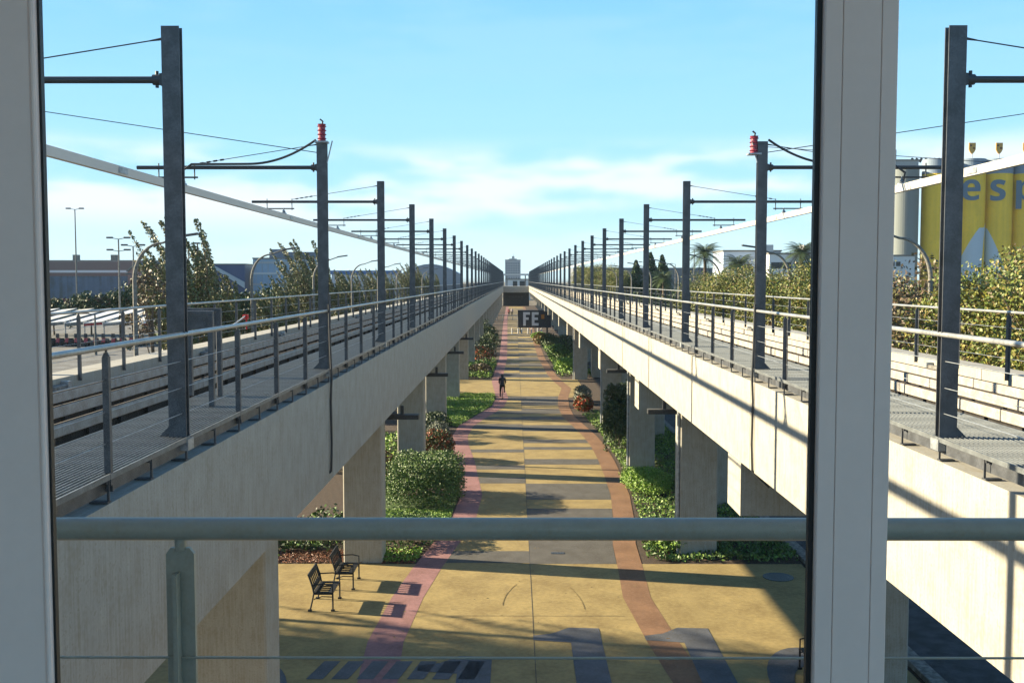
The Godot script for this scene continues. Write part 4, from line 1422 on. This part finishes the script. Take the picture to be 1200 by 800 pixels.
	for q in [[4.6, 92.0, 1.1, 0.6, LIME], [4.4, 103.0, 1.1, 0.9, GREEN], [4.3, 124.0, 1.2, 0.9, DARKG], [3.5, 131.0, 1.1, 0.75, [Color(0.22, 0.10, 0.02), Color(0.1, 0.09, 0.02), Color(0.07, 0.1, 0.02)]], [3.4, 142.0, 1.1, 0.5, LIME], [5.6, 110.0, 1.4, 1.2, DARKG]]:
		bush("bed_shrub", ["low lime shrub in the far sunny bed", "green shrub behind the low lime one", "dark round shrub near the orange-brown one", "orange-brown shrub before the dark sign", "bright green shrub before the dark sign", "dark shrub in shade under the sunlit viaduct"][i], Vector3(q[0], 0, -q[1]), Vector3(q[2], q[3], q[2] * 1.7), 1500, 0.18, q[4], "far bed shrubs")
		i += 1

# ------------------------------------------------------------------ things on the promenade
func make_bench(label: String, at: Vector3, turn: float) -> Node3D:
	var t := thing("bench", at, label, "bench", "benches", turn)
	# seat faces +x; length along z
	var W := 1.0
	for sz in [-1.0, 1.0]:
		var z: float = sz * W * 0.5
		var b := MB.new()
		b.tube([Vector3(-0.3, 0.0, z), Vector3(-0.24, 0.25, z), Vector3(-0.2, 0.45, z), Vector3(-0.24, 0.66, z), Vector3(-0.34, 0.93, z)], 0.022, -1, 6)
		b.tube([Vector3(0.27, 0.0, z), Vector3(0.27, 0.44, z)], 0.022, -1, 6)
		b.box(Vector3(-0.3, 0.02, z), Vector3(0.09, 0.04, 0.07))
		b.box(Vector3(0.27, 0.02, z), Vector3(0.09, 0.04, 0.07))
		b.tube([Vector3(-0.22, 0.43, z), Vector3(0.27, 0.43, z)], 0.018, -1, 6)
		b.tube([Vector3(-0.2, 0.3, z), Vector3(0.0, 0.37, z), Vector3(0.27, 0.36, z)], 0.013, -1, 6)
		put(b.done(M.black), "side_frame", t)
		b = MB.new()
		b.tube([Vector3(-0.24, 0.66, z), Vector3(0.1, 0.68, z), Vector3(0.27, 0.64, z), Vector3(0.27, 0.44, z)], 0.017, -1, 6)
		put(b.done(M.black), "armrest", t)
	# seat and back: perforated plates made of bars with three square openings
	for part in ["seat", "backrest"]:
		var b := MB.new()
		var P := func(u: float, w: float) -> Vector3:
			if part == "seat":
				return Vector3(lerpf(-0.22, 0.28, u), 0.455, w)
			return Vector3(lerpf(-0.215, -0.34, u), lerpf(0.5, 0.93, u), w)
		var bar := func(u0: float, u1: float, w0: float, w1: float):
			var a: Vector3 = P.call(u0, w0); var d: Vector3 = P.call(u1, w1)
			var along: Vector3 = (P.call(1.0, 0.0) - P.call(0.0, 0.0)).normalized()
			var nn := along.cross(Vector3.BACK).normalized()
			b.box((a + d) * 0.5, Vector3((P.call(u1, 0.0) - P.call(u0, 0.0)).length(), 0.024, w1 - w0), Basis(along, -nn, Vector3.BACK) if along.cross(-nn).dot(Vector3.BACK) > 0 else Basis(along, nn, Vector3.BACK))
		bar.call(0.0, 0.28, -0.49, 0.49)
		bar.call(0.72, 1.0, -0.49, 0.49)
		bar.call(0.28, 0.72, -0.49, -0.38)
		bar.call(0.28, 0.72, 0.38, 0.49)
		for k in 4:
			bar.call(0.28, 0.72, -0.26 + k * 0.16, -0.22 + k * 0.16)
		put(b.done(M.black), part, t)
	return t

func nets(caps: Array, lo: Vector3, hi: Vector3, cell: float, k: float) -> ArrayMesh:
	var nx := int((hi.x - lo.x) / cell) + 2
	var ny := int((hi.y - lo.y) / cell) + 2
	var nz := int((hi.z - lo.z) / cell) + 2
	var f := PackedFloat32Array()
	f.resize(nx * ny * nz)
	f.fill(1.0)
	var near_ := PackedInt32Array()
	near_.resize(nx * ny * nz)
	for ci in caps.size():
		var q = caps[ci]
		var a: Vector3 = q[0]; var b: Vector3 = q[1]
		var r0: float = q[2]; var r1: float = q[3]
		var m := maxf(r0, r1) + 0.09
		var l := ((a.min(b) - Vector3.ONE * m - lo) / cell).floor()
		var h := ((a.max(b) + Vector3.ONE * m - lo) / cell).ceil()
		var ab := b - a
		var d2 := maxf(ab.length_squared(), 1e-9)
		for z in range(maxi(0, int(l.z)), mini(nz, int(h.z) + 1)):
			for y in range(maxi(0, int(l.y)), mini(ny, int(h.y) + 1)):
				for x in range(maxi(0, int(l.x)), mini(nx, int(h.x) + 1)):
					var p := lo + Vector3(x, y, z) * cell
					var t := clampf((p - a).dot(ab) / d2, 0, 1)
					var d := (p - a - ab * t).length() - lerpf(r0, r1, t)
					var id := (z * ny + y) * nx + x
					var o := f[id]
					if d < o:
						near_[id] = ci
					var hh := maxf(k - absf(d - o), 0.0) / k
					f[id] = minf(d, o) - hh * hh * k * 0.25
	var mb := MB.new()
	mb.tinted = true
	var vid := {}
	var vp: Array[Vector3] = []
	var vc: Array[Color] = []
	for z in nz - 1:
		for y in ny - 1:
			for x in nx - 1:
				var s := 0
				var acc := Vector3.ZERO
				var n := 0
				var val := PackedFloat32Array()
				for c in 8:
					var e := f[((z + (c >> 2)) * ny + y + ((c >> 1) & 1)) * nx + x + (c & 1)]
					val.append(e)
					if e < 0:
						s += 1
				if s == 0 or s == 8:
					continue
				for c in 8:
					for ax in [1, 2, 4]:
						if c & ax:
							continue
						var g: int = c | ax
						if (val[c] < 0) != (val[g] < 0):
							var u := val[c] / (val[c] - val[g])
							acc += Vector3(c & 1, (c >> 1) & 1, c >> 2).lerp(Vector3(g & 1, (g >> 1) & 1, g >> 2), u)
							n += 1
				vid[(z * ny + y) * nx + x] = vp.size()
				vp.append(lo + (Vector3(x, y, z) + acc / n) * cell)
				vc.append(caps[near_[(z * ny + y) * nx + x]][4])
	var nor: Array[Vector3] = []
	nor.resize(vp.size())
	nor.fill(Vector3.ZERO)
	var faces := []
	for z in range(1, nz - 1):
		for y in range(1, ny - 1):
			for x in range(1, nx - 1):
				var e0 := f[(z * ny + y) * nx + x]
				for ax in 3:
					var e1 := f[((z + (1 if ax == 2 else 0)) * ny + y + (1 if ax == 1 else 0)) * nx + x + (1 if ax == 0 else 0)]
					if (e0 < 0) == (e1 < 0):
						continue
					var o1 := Vector3i(0, 1, 0) if ax == 0 else (Vector3i(0, 0, 1) if ax == 1 else Vector3i(1, 0, 0))
					var o2 := Vector3i(0, 0, 1) if ax == 0 else (Vector3i(1, 0, 0) if ax == 1 else Vector3i(0, 1, 0))
					var ids := []
					for o in [Vector3i.ZERO, o1, o1 + o2, o2]:
						ids.append(vid.get(((z - o.z) * ny + y - o.y) * nx + x - o.x, -1))
					if ids.has(-1):
						continue
					if e0 < 0:
						ids = [ids[0], ids[1], ids[2], ids[3]]
					else:
						ids = [ids[3], ids[2], ids[1], ids[0]]
					var fn := (vp[ids[1]] - vp[ids[0]]).cross(vp[ids[2]] - vp[ids[0]])
					for w in ids:
						nor[w] += fn
					faces.append(ids)
	for i in vp.size():
		mb.v.append(vp[i]); mb.n.append(nor[i].normalized()); mb.c.append(vc[i])
	for q in faces:
		for w in [0, 2, 1, 0, 3, 2]:
			mb.ix.append(q[w])
	return mb.done(M.tint)

func build_promenade_things() -> void:
	make_bench("black slatted metal bench standing alone near the mulch bed edge" if false else "black perforated metal bench nearer the mulch bed", Vector3(-4.55, 0, -27.2), 0.0)
	make_bench("black perforated metal bench farther from the mulch bed", Vector3(-4.78, 0, -25.45), 0.0)
	make_bench("black metal bench on the opposite side of the painted figures", Vector3(6.3, 0, -20.7), PI)
	# manhole cover and drain
	var mh := thing("manhole_cover", Vector3(7.3, 0.0, -27.9), "round dark manhole cover in the yellow plaza", "manhole cover")
	var b := MB.new()
	b.lathe(Vector3.ZERO, [Vector2(0.42, 0.0), Vector2(0.42, 0.012), Vector2(0.36, 0.012), Vector2(0.36, 0.007), Vector2(0.0, 0.007)], 24)
	put(b.done(M.dark), "cover", mh)
	for i in 6:
		b = MB.new()
		b.box(Vector3(0, 0.009, -0.25 + i * 0.1), Vector3(0.5, 0.006, 0.03))
		put(b.done(M.steel), "rib", mh)
	var dr := thing("drain_grate", Vector3(1.3, 0.0, -30.35), "small slotted drain grate set in a grey bar", "drain")
	b = MB.new()
	b.box(Vector3(0, 0.008, 0), Vector3(0.4, 0.008, 0.18))
	put(b.done(M.dark), "frame", dr)
	for i in 5:
		b = MB.new()
		b.box(Vector3(-0.16 + i * 0.08, 0.014, 0), Vector3(0.03, 0.006, 0.14))
		put(b.done(M.steel), "slot_bar", dr)
	# cyclist riding away
	var bike := thing("bicycle", Vector3(-0.85, 0, -70.5), "dark bicycle ridden along the pink band", "bicycle")
	for wz in [0.5, -0.5]:
		b = MB.new()
		var ring := []
		for i in 25:
			ring.append(Vector3(0, 0.33 + 0.31 * sin(TAU * i / 24.0), wz + 0.31 * cos(TAU * i / 24.0)))
		b.tube(ring, 0.02, -1, 6, false)
		var o := put(b.done(M.black), "tyre", bike)
		b = MB.new()
		for i in 8:
			var a := TAU * i / 8.0
			b.tube([Vector3(0, 0.33, wz), Vector3(0, 0.33 + 0.3 * sin(a), wz + 0.3 * cos(a))], 0.003, -1, 4)
		put(b.done(M.galv), "spokes", o)
	b = MB.new()
	var bb := Vector3(0, 0.3, 0.05); var st := Vector3(0, 0.82, 0.22); var hd := Vector3(0, 0.85, -0.36)
	for q in [[bb, st], [bb, hd], [st, hd], [bb, Vector3(0, 0.33, 0.5)], [st, Vector3(0, 0.33, 0.5)], [hd, Vector3(0, 0.33, -0.5)], [hd, Vector3(0, 1.0, -0.36)]]:
		b.tube([q[0], q[1]], 0.018, -1, 6)
	put(b.done(M.dark), "frame", bike)
	b = MB.new()
	b.tube([Vector3(-0.26, 1.0, -0.34), Vector3(0, 1.0, -0.38), Vector3(0.26, 1.0, -0.34)], 0.014, -1, 6)
	put(b.done(M.black), "handlebar", bike)
	b = MB.new()
	b.bevel(Vector3(0, 0.87, 0.24), Vector3(0.13, 0.05, 0.24), 0.02)
	put(b.done(M.black), "saddle", bike)
	b = MB.new()
	b.tube([Vector3(-0.12, 0.16, 0.05), Vector3(0.12, 0.44, 0.05)], 0.012, -1, 6)
	b.box(Vector3(-0.14, 0.16, 0.05), Vector3(0.09, 0.02, 0.06))
	b.box(Vector3(0.14, 0.44, 0.05), Vector3(0.09, 0.02, 0.06))
	put(b.done(M.galv), "pedals", bike)
	var K := Color(0.012, 0.012, 0.014)
	var SK := Color(0.4, 0.24, 0.17)
	var rider := thing("person", Vector3(-0.85, 0, -70.5), "person in black riding a bicycle away along the promenade", "person")
	var caps := [
		[Vector3(0, 0.98, 0.2), Vector3(0, 1.12, 0.14), 0.15, 0.15, K], [Vector3(0, 1.12, 0.14), Vector3(0, 1.36, -0.02), 0.14, 0.16, K],
		[Vector3(-0.15, 1.38, -0.03), Vector3(0.15, 1.38, -0.03), 0.085, 0.085, K],
		[Vector3(0, 1.4, -0.04), Vector3(0, 1.5, -0.1), 0.06, 0.055, SK], [Vector3(0, 1.56, -0.12), Vector3(0, 1.62, -0.13), 0.095, 0.09, K],
		[Vector3(-0.18, 1.37, -0.04), Vector3(-0.22, 1.16, -0.12), 0.06, 0.045, K], [Vector3(-0.22, 1.16, -0.12), Vector3(-0.2, 1.03, -0.33), 0.045, 0.035, K],
		[Vector3(0.18, 1.37, -0.04), Vector3(0.22, 1.16, -0.12), 0.06, 0.045, K], [Vector3(0.22, 1.16, -0.12), Vector3(0.2, 1.03, -0.33), 0.045, 0.035, K],
		[Vector3(-0.09, 0.95, 0.18), Vector3(-0.13, 0.6, -0.1), 0.1, 0.065, K], [Vector3(-0.13, 0.6, -0.1), Vector3(-0.14, 0.22, 0.08), 0.065, 0.04, K], [Vector3(-0.14, 0.2, 0.08), Vector3(-0.14, 0.18, -0.06), 0.045, 0.035, K],
		[Vector3(0.09, 0.95, 0.18), Vector3(0.13, 0.86, -0.18), 0.1, 0.065, K], [Vector3(0.13, 0.86, -0.18), Vector3(0.14, 0.5, 0.06), 0.065, 0.04, K], [Vector3(0.14, 0.49, 0.07), Vector3(0.14, 0.47, -0.07), 0.045, 0.035, K]]
	put(nets(caps, Vector3(-0.42, 0.05, -0.5), Vector3(0.42, 1.8, 0.45), 0.025, 0.05), "body", rider)
	b = MB.new()
	b.box(Vector3(0.0, 1.3, 0.17), Vector3(0.13, 0.05, 0.012), Basis(Vector3.RIGHT, -0.5))
	put(b.done(M.white), "back_patch", rider)
	# walkers far down the promenade
	var wk := [[Color(0.45, 0.12, 0.12), -1.3, 232.0, "distant person in a reddish top behind the barrier"], [Color(0.5, 0.4, 0.38), -0.6, 234.0, "distant person in a pale top behind the barrier"]]
	for q in wk:
		var T: Color = q[0]
		var p := thing("person", Vector3(q[1], 0, -q[2]), q[3], "person", "walkers")
		var cs := [[Vector3(0, 1.0, 0), Vector3(0, 1.38, 0), 0.16, 0.17, T], [Vector3(-0.17, 1.42, 0), Vector3(0.17, 1.42, 0), 0.08, 0.08, T], [Vector3(0, 1.45, 0), Vector3(0, 1.55, 0), 0.06, 0.06, SK], [Vector3(0, 1.62, 0), Vector3(0, 1.7, 0), 0.1, 0.1, SK],
			[Vector3(-0.22, 1.42, 0), Vector3(-0.27, 1.12, 0.03), 0.06, 0.05, T], [Vector3(-0.27, 1.12, 0.03), Vector3(-0.27, 0.85, -0.05), 0.045, 0.035, SK], [Vector3(0.22, 1.42, 0), Vector3(0.27, 1.12, 0.03), 0.06, 0.05, T], [Vector3(0.27, 1.12, 0.03), Vector3(0.27, 0.85, -0.05), 0.045, 0.035, SK],
			[Vector3(-0.1, 0.98, 0), Vector3(-0.12, 0.5, -0.08), 0.1, 0.07, K], [Vector3(-0.12, 0.5, -0.08), Vector3(-0.12, 0.08, 0.05), 0.07, 0.045, K], [Vector3(0.1, 0.98, 0), Vector3(0.12, 0.5, 0.05), 0.1, 0.07, K], [Vector3(0.12, 0.5, 0.05), Vector3(0.12, 0.08, 0.2), 0.07, 0.045, K]]
		put(nets(cs, Vector3(-0.45, -0.05, -0.4), Vector3(0.45, 1.9, 0.45), 0.045, 0.05), "body", p)
	# crowd barrier
	var fn := thing("barrier", Vector3(-0.9, 0, -210), "pale railed barrier across the far promenade", "barrier")
	for y in [1.05, 0.3]:
		b = MB.new()
		b.tube([Vector3(-2.6, y, 0), Vector3(2.6, y, 0)], 0.04, -1, 6)
		put(b.done(M.galv), "rail", fn)
	for i in 6:
		b = MB.new()
		b.tube([Vector3(-2.6 + i * 1.04, 0, 0), Vector3(-2.6 + i * 1.04, 1.05, 0)], 0.05, -1, 6)
		put(b.done(M.galv), "upright", fn)
	# dark sign with raised white letters
	var sg := thing("sign_box", Vector3(2.9, 0, -160), "dark raised sign box with large white letters FE", "sign")
	b = MB.new()
	b.bevel(Vector3(0.2, 2.15, 0), Vector3(5.2, 2.75, 0.8), 0.04)
	put(b.done(mat(0.03, 0.033, 0.04, 0.5)), "panel", sg)
	for q in [["F", [[-1.35, 2.15, 0.42, 2.1], [-0.85, 3.0, 0.7, 0.4], [-0.95, 2.2, 0.5, 0.38]]], ["E", [[0.0, 2.15, 0.42, 2.1], [0.5, 3.0, 0.7, 0.4], [0.45, 2.18, 0.6, 0.38], [0.5, 1.3, 0.7, 0.4]]]]:
		b = MB.new()
		for e in q[1]:
			b.box(Vector3(e[0], e[1], 0.46 + (0.004 if e[3] > 1 else 0.0)), Vector3(e[2], e[3], 0.12))
		put(b.done(mat(0.55, 0.56, 0.57, 0.6)), "letter", sg)
	b = MB.new()
	b.bevel(Vector3(1.5, 2.5, 0.45), Vector3(0.5, 0.7, 0.1), 0.03)
	put(b.done(mat(0.4, 0.16, 0.03)), "orange_emblem", sg)
	for x in [-1.9, 2.2]:
		b = MB.new()
		b.box(Vector3(x, 0.4, 0), Vector3(0.25, 0.8, 0.4))
		put(b.done(M.dark), "leg", sg)
	for i in 7:
		var bo := thing("bollard", Vector3(-0.4 + i * 0.75 + (0.2 if i % 2 else 0.0), 0, -156.5), "short white bollard in front of the dark sign box", "bollard", "white bollards by the sign")
		b = MB.new()
		b.lathe(Vector3.ZERO, [Vector2(0.1, 0), Vector2(0.1, 0.75), Vector2(0.07, 0.85), Vector2(0, 0.87)], 8)
		put(b.done(M.white), "shaft", bo)
	var kk := thing("kiosk", Vector3(-4.6, 0, -240), "small orange kiosk between the far shaded piers", "kiosk")
	b = MB.new()
	b.bevel(Vector3(0, 1.2, 0), Vector3(1.4, 2.4, 1.4), 0.05)
	put(b.done(mat(0.55, 0.2, 0.04)), "cabin", kk)
	b = MB.new()
	b.box(Vector3(0, 2.5, 0), Vector3(1.8, 0.2, 1.8))
	put(b.done(M.kerb), "roof", kk)
	# gate frames on the shaded walkway
	for q in [[-4.15, 13.35, 0.36], [-4.42, 14.55, 0.42]]:
		var t := thing("gate_frame", V(q[0], -1.65, q[1]), "grey steel gate frame standing on the walkway " + ("nearer the first mast" if q[1] < 14 else "farther from the first mast"), "gate", "walkway gate frames")
		for sx in [-0.5, 0.5]:
			b = MB.new()
			b.bevel(Vector3(sx * q[2], 0.6, 0), Vector3(0.07, 1.2, 0.07), 0.006)
			put(b.done(M.steel), "upright", t)
		b = MB.new()
		b.bevel(Vector3(0, 1.225, 0), Vector3(q[2] + 0.07, 0.05, 0.07), 0.006)
		put(b.done(M.steel), "top_bar", t)
		b = MB.new()
		b.box(Vector3(0, 1.1, 0), Vector3(q[2] - 0.07, 0.18, 0.02))
		put(b.done(M.steel), "plate", t)
	# red and white chain on the outer parapet
	var ch := thing("safety_tape", V(-7.75, -1.65, 24.0), "red and white safety tape tied along the outer parapet rail", "tape")
	b = MB.new()
	var tp := []
	for i in 9:
		var u := i / 8.0
		tp.append(Vector3(0.05, 0.62 - 0.35 * sin(PI * u) * 0.8, -u * 5.2))
	b.tube(tp, 0.02, -1, 5)
	put(b.done(M.white), "tape", ch)
	b = MB.new()
	b.box(Vector3(0.05, 0.6, -5.25), Vector3(0.14, 0.12, 0.16))
	b.box(Vector3(0.06, 0.42, -5.3), Vector3(0.03, 0.36, 0.05))
	put(b.done(mat(0.5, 0.02, 0.02)), "knot", ch)

func build_depot() -> void:
	var t := thing("shelter", Vector3(-58, 0, -128), "long white sawtooth-roofed shelter over parked dark scooters", "shelter")
	var pm := textured(mat(0.60, 0.61, 0.60, 0.6), noise_tex(81, 128, 0.3, 1.0, 0.0, 0.85, 1.0), 0.1)
	for i in 14:
		var b := MB.new()
		b.box(Vector3(-16 + i * 2.4, 3.55, -6.5), Vector3(2.38, 0.08, 15.2), Basis(Vector3.RIGHT, 0.08) * Basis(Vector3.BACK, 0.09))
		put(b.done(pm), "roof_panel", t)
		b = MB.new()
		b.box(Vector3(-17.1 + i * 2.4, 2.6, 1.0), Vector3(0.1, 0.5, 0.1))
		b.tube([Vector3(-17.1 + i * 2.4, 0, 0.9), Vector3(-17.1 + i * 2.4, 2.85, 0.9)], 0.06, -1, 6)
		put(b.done(M.galv), "column", t)
		b = MB.new()
		b.box(Vector3(-16 + i * 2.4, 2.72, 1.06), Vector3(2.3, 0.3, 0.05), Basis(Vector3.BACK, 0.09))
		put(b.done(M.kerb if i % 3 else mat(0.3, 0.03, 0.03)), "valance", t)
	var proto: Node3D = null
	for i in 15:
		var at := Vector3(-62.0 + i * 1.12, 0, -126.6)
		if proto != null:
			copy(proto, "scooter", at, rng.randf_range(-0.25, 0.25))
			continue
		var s := thing("scooter", at, "dark scooter with red panels parked under the white shelter", "scooter", "scooters under the shelter")
		for wz in [0.6, -0.6]:
			var b := MB.new()
			var ring := []
			for j in 13:
				ring.append(Vector3(0, 0.28 + 0.22 * sin(TAU * j / 12.0), wz + 0.22 * cos(TAU * j / 12.0)))
			b.tube(ring, 0.07, -1, 6, false)
			put(b.done(M.black), "wheel", s)
		var b := MB.new()
		b.bevel(Vector3(0, 0.62, -0.35), Vector3(0.42, 0.5, 0.9), 0.08)
		b.bevel(Vector3(0, 0.4, 0.1), Vector3(0.36, 0.2, 0.7), 0.05)
		put(b.done(mat(0.06, 0.06, 0.065, 0.4)), "body", s)
		b = MB.new()
		b.bevel(Vector3(0, 0.75, 0.5), Vector3(0.46, 0.6, 0.14), 0.05, Basis(Vector3.RIGHT, -0.25))
		put(b.done(mat(0.35, 0.03, 0.03, 0.4)), "front_panel", s)
		b = MB.new()
		b.bevel(Vector3(0, 0.92, -0.35), Vector3(0.34, 0.12, 0.8), 0.04)
		put(b.done(M.black), "seat", s)
		b = MB.new()
		b.tube([Vector3(-0.36, 1.1, 0.42), Vector3(0, 1.08, 0.48), Vector3(0.36, 1.1, 0.42)], 0.03, -1, 6)
		b.bevel(Vector3(0, 1.35, 0.52), Vector3(0.44, 0.5, 0.03), 0.01)
		put(b.done(M.dark), "handlebar", s)
		proto = s
	# low wall and white vans beyond the shelter
	var w := thing("boundary_wall", Vector3(-110, 0, -215), "long pale boundary wall in front of the warehouse", "wall")
	var b3 := MB.new()
	b3.box(Vector3(0, 1.0, 0), Vector3(90, 2.0, 0.3))
	put(b3.done(M.kerb), "wall", w)
	b3 = MB.new()
	b3.box(Vector3(0, 2.1, 0), Vector3(90, 0.2, 0.5))
	put(b3.done(M.plinth), "coping", w)
